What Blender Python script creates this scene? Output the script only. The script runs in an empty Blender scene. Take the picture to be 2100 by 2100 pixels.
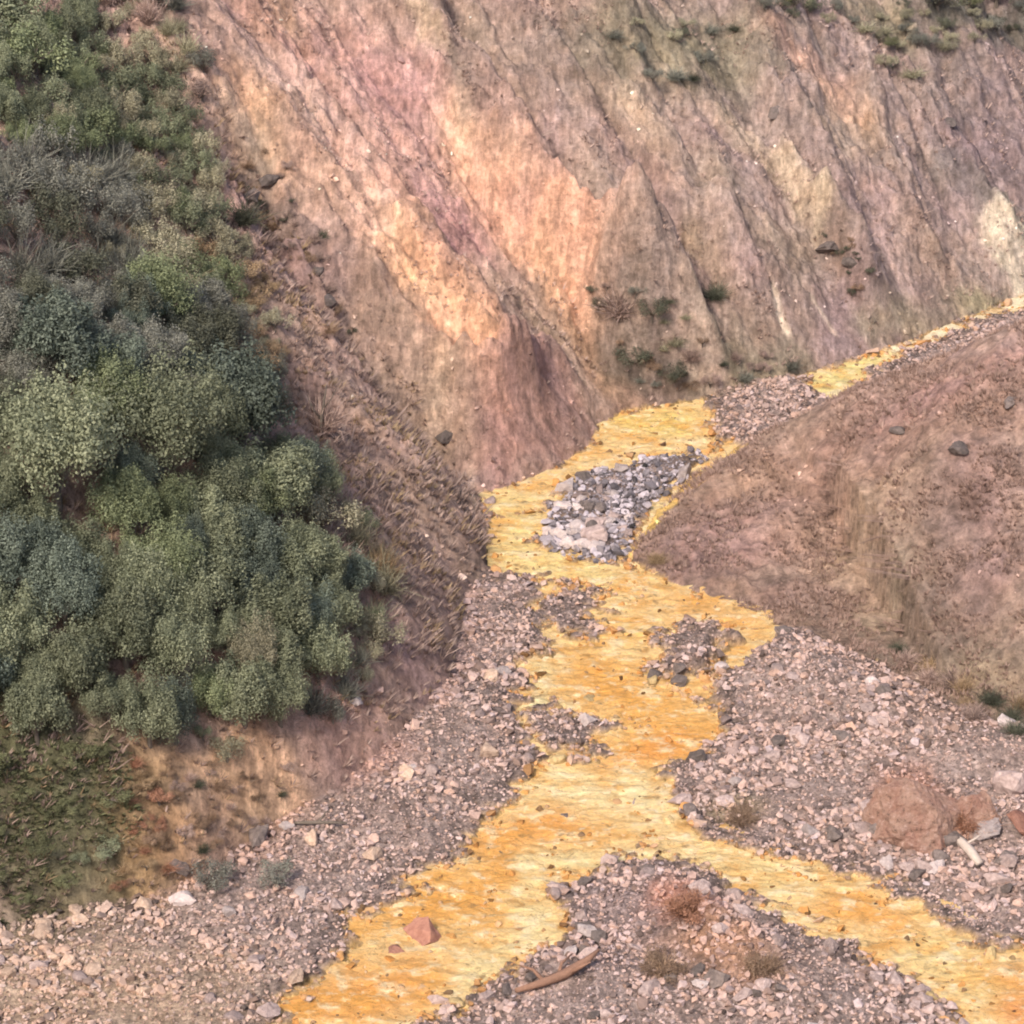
import bpy, bmesh, math, random
import numpy as np
from mathutils import Vector, Matrix, Euler

random.seed(11)
RS = np.random.RandomState(11)
SC = bpy.context.scene
COL = SC.collection

# ------------------------------------------------------------------ camera, sky, sun, exposure
CAM_H, PITCH, HALF = 46.5, 25.0, 10.0
cd = bpy.data.cameras.new('camera')
cam = bpy.data.objects.new('camera', cd)
COL.objects.link(cam)
cam.location = (0, 0, CAM_H)
cam.rotation_euler = (math.radians(90 - PITCH), 0, 0)
cd.sensor_width = 36
cd.lens = 18 / math.tan(math.radians(HALF))
cd.clip_start = 1
cd.clip_end = 2500
SC.camera = cam

SUN_EL, SUN_AZ = 47.0, 208.0        # azimuth measured clockwise from +Y (north)
w = bpy.data.worlds.new('World')
SC.world = w
w.use_nodes = True
nt = w.node_tree
nt.nodes.clear()
sky = nt.nodes.new('ShaderNodeTexSky')
sky.sky_type = 'NISHITA'
sky.sun_disc = False
sky.sun_elevation = math.radians(SUN_EL)
sky.sun_rotation = math.radians(SUN_AZ)
sky.air_density = 1.0
sky.dust_density = 4.0
bg = nt.nodes.new('ShaderNodeBackground')
bg.inputs['Strength'].default_value = 0.15
wo = nt.nodes.new('ShaderNodeOutputWorld')
nt.links.new(sky.outputs[0], bg.inputs[0])
nt.links.new(bg.outputs[0], wo.inputs[0])

sd = bpy.data.lights.new('sun', 'SUN')
sun = bpy.data.objects.new('sun', sd)
COL.objects.link(sun)
sd.energy = 2.6
sd.angle = math.radians(7)
sd.color = (1.0, 0.90, 0.78)
az, el = math.radians(SUN_AZ), math.radians(SUN_EL)
tosun = Vector((math.sin(az) * math.cos(el), math.cos(az) * math.cos(el), math.sin(el)))
sun.rotation_euler = tosun.to_track_quat('Z', 'Y').to_euler()
sun.location = (-60, -40, 120)

SC.view_settings.view_transform = 'Standard'
SC.view_settings.look = 'None'
SC.view_settings.gamma = 1
SC.view_settings.exposure = 0.58
SC.render.engine = 'CYCLES'
SC.cycles.filter_width = 2.0

# ------------------------------------------------------------------ rays from photograph points (1932-wide photo units)
T10 = math.tan(math.radians(HALF))
cp, sp = math.cos(math.radians(PITCH)), math.sin(math.radians(PITCH))

def rays(P):
    P = np.asarray(P, float).reshape(-1, 2)
    tx = (P[:, 0] / 966 - 1) * T10
    ty = -(P[:, 1] / 966 - 1) * T10
    return np.stack([tx, cp + ty * sp, -sp + ty * cp], 1)

def onz(P, z=0.0):
    """points of the photograph on the level z"""
    d = rays(P)
    t = (np.asarray(z, float) - CAM_H) / d[:, 2]
    return np.stack([d[:, 0] * t, d[:, 1] * t], 1)

# ------------------------------------------------------------------ numpy helpers
def perlin(x, y, seed=0):
    r = np.random.RandomState(seed)
    p = np.arange(256); r.shuffle(p); p = np.concatenate([p, p])
    ang = r.rand(256) * 2 * np.pi
    gx, gy = np.cos(ang), np.sin(ang)
    xi = np.floor(x).astype(int); yi = np.floor(y).astype(int)
    xf = x - xi; yf = y - yi
    u = xf * xf * xf * (xf * (xf * 6 - 15) + 10)
    v = yf * yf * yf * (yf * (yf * 6 - 15) + 10)
    def g(ix, iy, fx, fy):
        h = p[p[ix & 255] + (iy & 255)]
        return gx[h] * fx + gy[h] * fy
    a = g(xi, yi, xf, yf); b = g(xi + 1, yi, xf - 1, yf)
    c = g(xi, yi + 1, xf, yf - 1); d = g(xi + 1, yi + 1, xf - 1, yf - 1)
    return (a + u * (b - a)) + v * ((c + u * (d - c)) - (a + u * (b - a)))

def fbm(x, y, o=4, seed=0, gain=0.5):
    s = 0; a = 1.0
    for i in range(o):
        s = s + a * perlin(x * 2 ** i, y * 2 ** i, seed + i)
        a *= gain
    return s

def dist_poly(X, Y, P, param=False):
    """distance to a polyline; with param also the fractional vertex index of the nearest point"""
    D = np.full(X.shape, 1e9); Tm = np.zeros(X.shape)
    for i in range(len(P) - 1):
        ax, ay = P[i]; bx, by = P[i + 1]
        dx, dy = bx - ax, by - ay
        t = np.clip(((X - ax) * dx + (Y - ay) * dy) / (dx * dx + dy * dy + 1e-9), 0, 1)
        d = np.hypot(X - ax - t * dx, Y - ay - t * dy)
        m = d < D
        D = np.where(m, d, D)
        if param: Tm = np.where(m, i + t, Tm)
    return (D, Tm) if param else D

def inside(X, Y, P):
    r = np.zeros(X.shape, bool)
    n = len(P)
    for i in range(n):
        x1, y1 = P[i]; x2, y2 = P[(i + 1) % n]
        if y1 == y2: continue
        c = ((y1 > Y) != (y2 > Y)) & (X < (x2 - x1) * (Y - y1) / (y2 - y1) + x1)
        r ^= c
    return r

def sstep(a, b, x):
    t = np.clip((x - a) / (b - a), 0, 1)
    return t * t * (3 - 2 * t)

# ------------------------------------------------------------------ plan of the valley
base_px = [(0, 1752), (130, 1718), (300, 1685), (400, 1640), (500, 1572), (640, 1500), (760, 1390), (845, 1290),
           (868, 1200), (880, 1110), (922, 1070), (918, 1000), (900, 922), (960, 908), (1050, 872), (1110, 832), (1130, 792),
           (1180, 765), (1320, 745), (1400, 728), (1510, 700), (1700, 640), (1932, 548)]
BASE = onz(base_px, 0.25)
BASE = np.vstack([[-60, 10], [-34, 52], [-19.5, 67.5], BASE, [40, 142], [120, 210], [320, 380]])
HILLPOLY = np.vstack([BASE, [320, 700], [-700, 700], [-700, -300], [-60, -300]])

front_px = [(1195, 1052), (1260, 1085), (1340, 1120), (1430, 1150), (1490, 1188), (1600, 1250), (1700, 1300), (1800, 1368), (1932, 1412)]
FRONT = np.vstack([onz(front_px, 0.2), [22.5, 74.5], [34, 62], [70, 30], [160, -60]])
ridge_px = [(1195, 1040), (1290, 945), (1390, 862), (1480, 800), (1600, 738), (1800, 660), (1932, 604)]
ridge_z = [0.15, 0.9, 1.7, 2.7, 4.0, 6.3, 8.0]
RIDGE = np.vstack([onz([p], z) for p, z in zip(ridge_px, ridge_z)] + [[[27, 101]], [[60, 104]], [[300, 130]]])
RZ = np.array(ridge_z + [11.0, 17.0, 40.0])
SPURF = np.vstack([FRONT, RIDGE[::-1]])

river_px = [(1325, 756), (1270, 768), (1180, 782), (1130, 800), (1112, 842), (1050, 880), (960, 915), (905, 922), (922, 970),
            (922, 1060), (940, 1085), (1000, 1082), (1045, 1105), (1015, 1155), (1060, 1210), (1000, 1255), (990, 1350),
            (1050, 1440), (1000, 1485), (930, 1545), (900, 1610), (830, 1655), (750, 1700), (680, 1752), (668, 1800), (620, 1855),
            (560, 1890), (540, 1932), (500, 2040), (720, 2040), (770, 1932), (870, 1900), (905, 1850), (1000, 1808), (1055, 1765), (1030, 1720),
            (1060, 1670), (1110, 1642), (1200, 1605), (1290, 1612), (1370, 1655), (1420, 1700), (1520, 1740), (1620, 1785), (1700, 1832),
            (1760, 1885), (1830, 1932), (1950, 2040), (2100, 2040), (2020, 1850), (1932, 1805), (1840, 1790), (1760, 1742), (1690, 1690), (1560, 1640), (1430, 1620),
            (1330, 1590), (1280, 1540), (1230, 1490), (1240, 1460), (1310, 1425), (1342, 1370), (1322, 1300), (1400, 1262),
            (1440, 1222), (1490, 1190), (1440, 1152), (1330, 1120), (1200, 1080), (1195, 1052), (1250, 990), (1330, 935), (1392, 890),
            (1375, 845), (1335, 850), (1345, 810)]
far_px = [(2100, 488), (1932, 562), (1800, 616), (1680, 662), (1560, 698), (1510, 714), (1545, 740), (1570, 760), (1590, 736), (1650, 690),
          (1730, 652), (1932, 574), (2100, 500)]
RIVER = onz(river_px); FAR = onz(far_px)
island_px = [(1012, 1025), (1030, 960), (1080, 905), (1200, 868), (1318, 853), (1338, 872), (1280, 920), (1222, 960), (1192, 1010),
             (1185, 1062), (1120, 1065), (1050, 1050)]
isl2_px = [(1215, 1205), (1280, 1170), (1370, 1180), (1400, 1215), (1310, 1300), (1240, 1290)]
isl3_px = [(960, 1360), (1060, 1330), (1165, 1365), (1140, 1425), (1030, 1435)]
isl4_px = [(1030, 1095), (1150, 1110), (1150, 1190), (1060, 1215), (1000, 1180)]
ISL = [onz(island_px), onz(isl2_px), onz(isl3_px), onz(isl4_px)]
MIDBAR = onz([(1110, 1642), (1200, 1605), (1290, 1612), (1370, 1655), (1420, 1700), (1520, 1740), (1700, 1832), (1830, 1932), (1950, 2040), (720, 2040), (870, 1900), (1000, 1808), (1055, 1765), (1030, 1720)])

# ------------------------------------------------------------------ grid
def axis(a, b, step, far0, far1):
    mid = np.arange(a, b, step)
    lo = []; v = a; s = step
    while v > far0: s *= 1.35; v -= s; lo.append(v)
    hi = []; v = mid[-1]; s = step
    while v < far1: s *= 1.35; v += s; hi.append(v)
    return np.concatenate([lo[::-1], mid, hi])
STEP = 0.085
gx = axis(-23.5, 29.5, STEP, -420, 420)
gy = axis(62, 146, STEP, -160, 620)
X, Y = np.meshgrid(gx, gy)
NY, NX = X.shape

def region(X, Y):
    hill = inside(X, Y, HILLPOLY)
    spur = inside(X, Y, SPURF)
    return hill, spur

def uv(X, Y):
    return 0.70 * X + 0.72 * Y, -0.72 * X + 0.70 * Y

def uv2(X, Y):
    return 0.88 * X + 0.48 * Y, -0.48 * X + 0.88 * Y

def river_dist(X, Y):
    """negative in the water, positive on land"""
    D = np.minimum(dist_poly(X, Y, np.vstack([RIVER, RIVER[:1]])), dist_poly(X, Y, np.vstack([FAR, FAR[:1]])))
    ins = inside(X, Y, RIVER) | inside(X, Y, FAR)
    D = np.where(ins, -D, D)
    for k, P in enumerate(ISL):
        di = dist_poly(X, Y, np.vstack([P, P[:1]]))
        di = np.where(inside(X, Y, P), di, -di)
        D = np.maximum(D, di * (1.0 if k == 0 else 0.75))
    return D

def base_height(X, Y):
    hill, spur = region(X, Y)
    db, tb = dist_poly(X, Y, BASE, True)
    d = np.where(hill, db, 0)
    # toe steeper along the low bank on the left, landslip face about 38 degrees
    leftw = 1 - sstep(10, 14.5, tb)
    k = 0.80 + 0.10 * leftw
    H = k * d + leftw * 1.5 * (1 - np.exp(-d / 1.1)) + (1 - leftw) * 0.35 * (1 - np.exp(-d / 0.6))
    H = np.where(d > 60, k * 60 + (d - 60) * 0.25 + 1.5 * leftw, H)
    # the spur on the right
    df = dist_poly(X, Y, FRONT)
    dr, tr = dist_poly(X, Y, RIDGE, True)
    zr = np.interp(tr, np.arange(len(RZ)), RZ)
    t = df / (df + dr + 1e-6)
    S = np.where(spur, zr * (1 - (1 - t) ** 1.75), np.maximum(zr - 0.75 * dr, 0) * (~inside(X, Y, SPURF)))
    front_side = (~spur) & (df < dr)
    S = np.where(front_side, 0, S)
    S = np.where((~spur) & ~front_side & (Y < 90), 0, S)
    return H, S, d, tb, df, dr, spur, hill

print('height base')
H, S, dh, tb, df, dr, spur, hill = base_height(X, Y)
backspur = (~spur) & (S > 0.02)
onslope = hill | spur | backspur
wz0 = np.where(hill, H, S)

def sampler(Z):
    def f(x, y):
        i = np.clip(np.searchsorted(gx, x) - 1, 0, NX - 2); j = np.clip(np.searchsorted(gy, y) - 1, 0, NY - 2)
        fx = np.clip((x - gx[i]) / (gx[i + 1] - gx[i]), 0, 1); fy = np.clip((y - gy[j]) / (gy[j + 1] - gy[j]), 0, 1)
        return (Z[j, i] * (1 - fx) + Z[j, i + 1] * fx) * (1 - fy) + (Z[j + 1, i] * (1 - fx) + Z[j + 1, i + 1] * fx) * fy
    return f

def hit(P, Z):
    """where the sight lines of photo points P meet the terrain Z (numpy, nearest hit)"""
    f = sampler(Z)
    d = rays(P)
    out = np.zeros((len(d), 3))
    ts = np.arange(55, 260, 0.2)
    for i, r in enumerate(d):
        x = r[0] * ts; y = r[1] * ts; z = CAM_H + r[2] * ts
        g = f(x, y)
        k = np.argmax(z < g)
        a, b = ts[max(k - 1, 0)], ts[k]
        for _ in range(8):
            m = (a + b) / 2
            if CAM_H + r[2] * m < f(np.array([r[0] * m]), np.array([r[1] * m]))[0]: b = m
            else: a = m
        out[i] = (r[0] * b, r[1] * b, CAM_H + r[2] * b)
    return out

# ---- ribs and gullies of the landslip face: lines (photo), amplitude, width
RIBS = [
    ([(470, 0), (560, 140), (640, 270), (760, 430), (880, 590), (960, 740)], 0.75, 0.9),
    ([(560, 120), (660, 230), (740, 350), (800, 440), (870, 520), (930, 600)], -0.55, 0.45),
    ([(780, 0), (880, 160), (960, 290), (1060, 420), (1180, 530), (1290, 640), (1350, 730)], 1.0, 1.0),
    ([(830, 20), (930, 180), (1010, 290), (1110, 410), (1260, 560), (1330, 640)], -0.8, 0.7),
    ([(620, 420), (700, 540), (790, 650), (880, 760)], 0.35, 0.7),
    ([(1160, 40), (1260, 240), (1340, 400), (1400, 560)], 0.5, 1.1),
    ([(1400, 0), (1500, 200), (1570, 380), (1640, 560)], 0.55, 1.0),
    ([(1440, 160), (1500, 330), (1560, 470)], 0.4, 0.5),
    ([(1700, 0), (1780, 180), (1840, 330), (1900, 460)], 0.5, 1.1),
    ([(1740, 60), (1820, 240), (1880, 380)], -0.6, 0.9),
    ([(470, 290), (560, 480), (700, 660), (860, 860)], -0.9, 1.0),
    ([(1180, 590), (1215, 650)], 1.9, 1.25),
    ([(1250, 560), (1310, 640), (1350, 710)], 0.7, 0.4),
    ([(1140, 610), (1190, 680), (1220, 730)], -0.7, 0.5),
    ([(1560, 440), (1600, 510), (1620, 560)], 0.6, 0.5),
    ([(1640, 180), (1700, 330), (1760, 470)], 0.55, 0.9),
    ([(1220, 120), (1300, 300), (1330, 380)], -0.6, 0.7),
    ([(1080, 560), (1130, 660), (1200, 740)], -0.4, 0.5),
    ([(880, 740), (960, 775), (1030, 700), (1120, 770)], 0.6, 0.5),
    ([(560, 460), (600, 520), (640, 600)], 0.6, 0.45),
    ([(620, 250), (660, 330)], -0.5, 0.35),
]
print('ribs')
RIBD = np.zeros_like(X)
wx = X + 0.5 * perlin(X * .5, Y * .5, 71) + 0.18 * perlin(X * 1.8, Y * 1.8, 72)
wy = Y + 0.5 * perlin(X * .5, Y * .5, 73) + 0.18 * perlin(X * 1.8, Y * 1.8, 74)
def boxmask(P, r):
    i0, i1 = np.searchsorted(gx, [P[:, 0].min() - r, P[:, 0].max() + r]); j0, j1 = np.searchsorted(gy, [P[:, 1].min() - r, P[:, 1].max() + r])
    return slice(max(j0, 0), j1), slice(max(i0, 0), i1)
for pts, amp, wd in RIBS:
    P = hit(pts, wz0)[:, :2]
    s = boxmask(P, wd * 3)
    D = dist_poly(wx[s], wy[s], P)
    RIBD[s] += 2.1 * amp * np.exp(-(D / wd) ** 2)

print('noise')
U, V = uv(X, Y)
U2, V2 = uv2(X, Y)
wB = sstep(6, 16, X)        # towards the right the gullies run steeper
def aniso(f, seed, o=3, st=0.2):
    return (1 - wB) * fbm(U * f + .35 * perlin(U * f * .5, V * f * .3, seed + 9), V * f * st, o, seed) + wB * fbm(U2 * f + .35 * perlin(U * f * .5, V * f * .3, seed + 9), V2 * f * st, o, seed)
ridged = lambda n: 1 - 2 * np.abs(n)
steepw = sstep(0.0, 3.0, dh)
rill = aniso(.30, 240, 3, .16); rill2 = aniso(.75, 250, 3, .2); crag = fbm(wx * .55, wy * .55, 4, 260)
HD = 1.9 * aniso(.15, 20, 2) + 0.40 * ridged(aniso(.30, 30, 2)) + 0.10 * ridged(aniso(1.0, 40, 3, .35)) - .42 * np.exp(-(rill / .10) ** 2) - .10 * np.exp(-(rill2 / .06) ** 2) + .35 * np.clip(ridged(crag) - .55, 0, 1) + .42 * fbm(X * .7, Y * .7, 6, 50, .60) + .09 * fbm(X * 3, Y * 3, 3, 55)
leftw = 1 - sstep(10, 14.5, tb)
rough = .40 * fbm(X * .45, Y * .45, 3, 60) + .24 * fbm(X * 1.6, Y * 1.6, 4, 63)
Hh = H + steepw * ((1 - leftw) * HD + leftw * (rough + 0.35 * HD)) + RIBD * sstep(0, 2, dh) + .03 * fbm(X * 4, Y * 4, 2, 66)
sw = sstep(0, 2.0, np.minimum(df, 99)) * sstep(0, 1.2, dr)
Ss = S + sw * (.42 * fbm(X * .35, Y * .35, 4, 80) + .16 * ridged(fbm((.65 * X - .76 * Y) * .8, (.76 * X + .65 * Y) * .25, 3, 83)) + .16 * fbm(X * 1.1, Y * 1.1, 3, 87)) + .05 * fbm(X * 2.2, Y * 2.2, 3, 85)

print('floor')
RD = river_dist(X, Y)
RDn = RD + .75 * fbm(X * .55, Y * .9, 3, 90) + .70 * fbm(X * 1.9, Y * 2.2, 3, 93)
F = -0.15 + 0.35 * sstep(-.5, .7, RDn) + .12 * sstep(.5, 4, RDn) + .13 * fbm(X * .28, Y * .45, 3, 95) * sstep(0, 2, RDn) + .07 * fbm(X * 1.4, Y * 1.4, 4, 97)
F += .035 * fbm(X * 4, Y * 4, 2, 99)
# heap of gravel on the right bank and the hollow below it
for pts, amp, wd in [([(1440, 1250), (1560, 1310), (1700, 1380), (1900, 1450)], .9, 2.4), ([(1250, 1500), (1400, 1560), (1560, 1620), (1750, 1690), (1930, 1730)], -.15, .7),
                     ([(1260, 1700), (1350, 1790), (1500, 1880)], .4, 1.6), ([(1340, 1770), (1400, 1800)], .55, .95), ([(1270, 1690), (1310, 1710)], .3, .6), ([(600, 1550), (760, 1450), (880, 1330)], .25, 1.8), ([(1700, 1560), (1932, 1560)], .3, 1.3),
                     ([(1050, 1835), (1180, 1850)], .25, .7), ([(1350, 790), (1480, 745)], .3, 1.5)]:
    P = onz(pts, .2)
    F += amp * np.exp(-(dist_poly(X, Y, P) / wd) ** 2) * sstep(0, 1.0, RDn)
Z = np.where(hill, F * np.exp(-dh / .8) + Hh * 1.0, np.where(S > 0, np.maximum(F, 0) * np.exp(-S) + Ss, F))
Z = np.where((~hill) & (S <= 0), F, Z)
far = sstep(150, 260, np.hypot(X, Y - 100))
Zs = sampler(Z)
gz_y, gz_x = np.gradient(Z, gy, gx)
NXs, NYs = sampler(gz_x), sampler(gz_y)

# ------------------------------------------------------------------ surface colours of earth, rock and gravel (albedo)
print('colour')
def C(r, g, b): return np.array([r, g, b], float)
col = np.zeros(X.shape + (3,))
col[:] = C(.315, .24, .215)                                  # gravel bed
col[hill] = C(.37, .245, .21)
rw = (sstep(4, 16, X + .35 * (Y - 110)) * hill)[..., None]
col = col * (1 - rw) + C(.29, .21, .195) * rw                              # landslip
lw = (leftw * hill)[..., None]
col = col * (1 - lw) + C(.30, .20, .165) * lw
sm = (spur | backspur)
col[sm] = C(.275, .185, .155)
STROKES = [   # photo line, width m, colour, strength
    # the back wall, from left to right
    ([(250, 0), (420, 180), (480, 280)], 1.4, C(.42, .27, .22), .8),
    ([(500, 20), (700, 260), (820, 420)], 1.6, C(.47, .28, .20), .8),
    ([(480, 220), (620, 300), (700, 420)], 1.4, C(.58, .32, .21), .85),
    ([(640, 330), (720, 430), (820, 540), (930, 700)], 1.3, C(.62, .34, .22), .9),
    ([(720, 420), (830, 560), (900, 650)], .8, C(.66, .38, .24), .7),
    ([(880, 600), (900, 680), (960, 740)], 1.0, C(.62, .34, .23), .9),
    ([(640, 110), (760, 210), (830, 330), (840, 420)], 1.8, C(.42, .23, .215), .95),
    ([(840, 330), (860, 430)], .8, C(.34, .18, .19), .6),
    ([(890, 270), (1000, 380), (1140, 480)], 1.3, C(.62, .34, .23), .95),
    ([(960, 400), (1050, 520), (1150, 660)], 1.3, C(.47, .27, .19), .85),
    ([(1000, 440), (1120, 520)], .9, C(.58, .31, .2), .8),
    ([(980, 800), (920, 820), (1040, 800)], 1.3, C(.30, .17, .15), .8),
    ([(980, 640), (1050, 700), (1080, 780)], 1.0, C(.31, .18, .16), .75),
    ([(1100, 640), (1190, 740)], .9, C(.46, .26, .17), .7),
    ([(760, 0), (860, 120), (900, 240), (1000, 350)], .5, C(.50, .36, .26), .7),
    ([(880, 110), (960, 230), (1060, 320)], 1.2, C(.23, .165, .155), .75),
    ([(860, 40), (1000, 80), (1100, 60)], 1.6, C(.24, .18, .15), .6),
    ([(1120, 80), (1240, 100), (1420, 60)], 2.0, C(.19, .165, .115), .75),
    ([(1180, 160), (1260, 260), (1340, 340)], 1.2, C(.24, .19, .155), .7),
    ([(1200, 200), (1260, 320)], .8, C(.48, .32, .24), .6),
    ([(1380, 230), (1480, 330), (1540, 430)], .8, C(.46, .34, .25), .8),
    ([(1480, 60), (1560, 170), (1620, 220)], 1.0, C(.46, .28, .21), .75),
    ([(1290, 460), (1350, 540)], .8, C(.42, .29, .19), .7),
    ([(1350, 420), (1480, 480), (1420, 620), (1350, 640)], 1.6, C(.27, .20, .155), .7),
    ([(1620, 30), (1700, 60)], 1.2, C(.21, .18, .12), .75),
    ([(1760, 0), (1932, 20)], 1.6, C(.10, .095, .08), .8),
    ([(1800, 120), (1850, 260), (1920, 330)], 2.0, C(.20, .145, .15), .9),
    ([(1790, 300), (1860, 370)], 1.0, C(.18, .155, .14), .7),
    ([(1700, 380), (1780, 500)], 1.3, C(.34, .235, .2), .7),
    ([(1900, 440), (1925, 520)], .9, C(.60, .50, .38), .9),
    ([(1640, 620), (1780, 580), (1880, 560)], .7, C(.27, .22, .15), .7),
    ([(1300, 670), (1400, 700), (1500, 680)], .9, C(.22, .175, .13), .8),
    ([(1457, 545), (1470, 590), (1485, 625)], .16, C(.66, .55, .42), .9),
    ([(1530, 560), (1575, 630)], .12, C(.55, .43, .34), .8),
    ([(1570, 450), (1620, 500)], .5, C(.22, .15, .125), .7),
    ([(1140, 570), (1190, 630), (1230, 700)], 1.5, C(.115, .09, .075), .9),  # dark knoll rock, deepened to paint in the weak shading of its left face
    ([(1260, 560), (1320, 640), (1350, 700)], .7, C(.44, .31, .27), .7),
    ([(520, 120), (620, 260), (700, 400)], 1.5, C(.56, .37, .31), .7),
    ([(640, 150), (760, 250), (860, 360)], 2.0, C(.50, .30, .285), .75),
    ([(900, 320), (1000, 430), (1090, 540)], 1.5, C(.62, .35, .24), .8),
    ([(300, 60), (400, 160), (470, 260)], 1.2, C(.50, .34, .28), .7),
    ([(1240, 180), (1320, 330), (1400, 470)], 1.1, C(.40, .29, .25), .7),
    ([(1600, 300), (1680, 420), (1740, 520)], 1.6, C(.36, .255, .225), .7),
    ([(1000, 100), (1100, 240), (1200, 400), (1270, 520)], 1.1, C(.31, .225, .205), .6),
    ([(1905, 400), (1920, 520)], .9, C(.64, .53, .41), .95),
    # brown wooded side on the left
    ([(470, 290), (520, 400), (600, 520)], .8, C(.20, .15, .13), .7),
    ([(560, 250), (620, 400), (640, 540)], 1.2, C(.38, .25, .22), .7),
    ([(640, 620), (760, 720), (860, 760)], 1.6, C(.33, .23, .18), .7),
    ([(600, 740), (700, 860), (800, 1000)], 2.2, C(.30, .20, .165), .7),
    ([(830, 1000), (830, 1150), (800, 1270)], 1.2, C(.29, .19, .17), .8),
    ([(620, 1330), (680, 1420), (700, 1370)], 1.5, C(.42, .255, .215), .85),
    ([(270, 1430), (400, 1450), (520, 1440)], .9, C(.50, .30, .20), .9),
    ([(250, 1500), (260, 1620), (330, 1600)], .9, C(.58, .33, .20), .95),
    ([(380, 1520), (450, 1540)], 1.2, C(.32, .20, .155), .6),
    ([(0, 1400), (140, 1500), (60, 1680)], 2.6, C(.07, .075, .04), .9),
    # the spur
    ([(1350, 930), (1500, 880), (1600, 930)], 1.6, C(.34, .215, .16), .6),
    ([(1420, 1030), (1520, 1000)], 1.7, C(.31, .19, .17), .7),
    ([(1560, 900), (1640, 960), (1700, 1060)], 1.5, C(.30, .205, .155), .5),
    ([(1240, 1050), (1340, 1090), (1430, 1130)], .9, C(.23, .145, .12), .7),
    ([(1700, 1180), (1800, 1250), (1920, 1320)], 2.0, C(.22, .165, .125), .7),
    ([(1640, 800), (1800, 760), (1930, 720)], 2.4, C(.30, .185, .155), .7),
    ([(1600, 740), (1760, 690), (1930, 640)], .8, C(.40, .27, .235), .6),
    ([(1500, 1180), (1640, 1260), (1800, 1350)], .9, C(.19, .13, .105), .6),
    # gravel
    ([(-60, 1850), (150, 1860), (300, 1890)], 3.2, C(.42, .31, .225), .9),
    ([(1100, 1720), (1200, 1680), (1180, 1800)], 1.8, C(.25, .19, .19), .6),
    ([(1330, 1760), (1400, 1800)], 1.2, C(.36, .21, .14), .9),
    ([(1260, 1690), (1330, 1700)], .7, C(.40, .20, .15), .85),
    ([(872, 940), (905, 1000), (912, 1050)], .45, C(.12, .085, .075), .9),  # shade of an undercut bank, painted into the colour rather than modelled
    ([(880, 900), (895, 960)], .3, C(.50, .36, .28), .7),
    ([(1700, 1480), (1760, 1560)], 1.0, C(.36, .19, .14), .8),
    ([(1360, 1530), (1420, 1520)], .7, C(.26, .2, .12), .7),
]
cwx = X + .9 * fbm(X * .35, Y * .35, 2, 111) + .35 * fbm(X * 1.5, Y * 1.5, 2, 114)
cwy = Y + .9 * fbm(X * .35, Y * .35, 2, 117) + .35 * fbm(X * 1.5, Y * 1.5, 2, 119)
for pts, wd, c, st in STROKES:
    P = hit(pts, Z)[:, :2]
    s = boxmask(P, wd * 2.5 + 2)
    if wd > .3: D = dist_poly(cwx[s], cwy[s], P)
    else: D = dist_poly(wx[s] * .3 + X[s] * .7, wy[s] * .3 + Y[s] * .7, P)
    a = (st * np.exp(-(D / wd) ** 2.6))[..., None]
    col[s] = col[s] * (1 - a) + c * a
# streaks of differently coloured earth washed down the fall line, and broad patches
st1 = aniso(.9, 130, 4, .12)[..., None]; st2 = aniso(2.6, 137, 3, .10)[..., None]; st3 = fbm(X * .5, Y * .5, 3, 140)[..., None]
hm = (hill | spur | backspur)[..., None] * 1.0
col = col * (1 + hm * (.30 * st1 + .22 * st2) + .22 * st3)
tn = fbm(X * .22, Y * .22, 3, 150)[..., None]
col = col * (1 + hm * tn * C(.10, .16, .02))
wet = (np.exp(-((RDn - .75) / .3) ** 2) * (~onslope))[..., None]
col = col * (1 - .45 * wet)
# stained yellow bed and margins of the water
yb = (sstep(.55, -.15, RDn) * (~hill) * (~spur))[..., None]
col = col * (1 - yb * .92) + C(.62, .40, .14) * yb * .92
col = np.where(hm > 0, col * C(1.14, 1.18, 1.16), col)
col = np.clip(col, .015, .85)
COLS = [sampler(col[..., i]) for i in range(3)]
def colat(x, y): return np.stack([f(x, y) for f in COLS], 1)

# ------------------------------------------------------------------ materials
def newmat(name):
    m = bpy.data.materials.new(name); m.use_nodes = True
    n = m.node_tree; n.nodes.clear()
    o = n.nodes.new('ShaderNodeOutputMaterial'); b = n.nodes.new('ShaderNodeBsdfPrincipled')
    n.links.new(b.outputs[0], o.inputs[0])
    return m, n, b
def node(n, t, **k):
    q = n.nodes.new(t)
    for a, v in k.items(): setattr(q, a, v)
    return q
def noise(n, vec, scale, detail=5, rough=.6):
    q = n.nodes.new('ShaderNodeTexNoise'); q.inputs['Scale'].default_value = scale; q.inputs['Detail'].default_value = detail
    q.inputs['Roughness'].default_value = rough
    if vec is not None: n.links.new(vec, q.inputs['Vector'])
    return q.outputs['Fac']
def mapr(n, v, a, b, c, d):
    q = n.nodes.new('ShaderNodeMapRange'); n.links.new(v, q.inputs[0])
    for i, x in enumerate((a, b, c, d)): q.inputs[i + 1].default_value = x
    return q.outputs[0]
def mixc(n, f, a, b, bt='MIX'):
    q = n.nodes.new('ShaderNodeMix'); q.data_type = 'RGBA'; q.blend_type = bt
    for s, v in ((q.inputs[0], f), (q.inputs[6], a), (q.inputs[7], b)):
        if isinstance(v, (int, float)): s.default_value = v
        elif isinstance(v, tuple): s.default_value = v if len(v) == 4 else v + (1,)
        else: n.links.new(v, s)
    return q.outputs[2]
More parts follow.
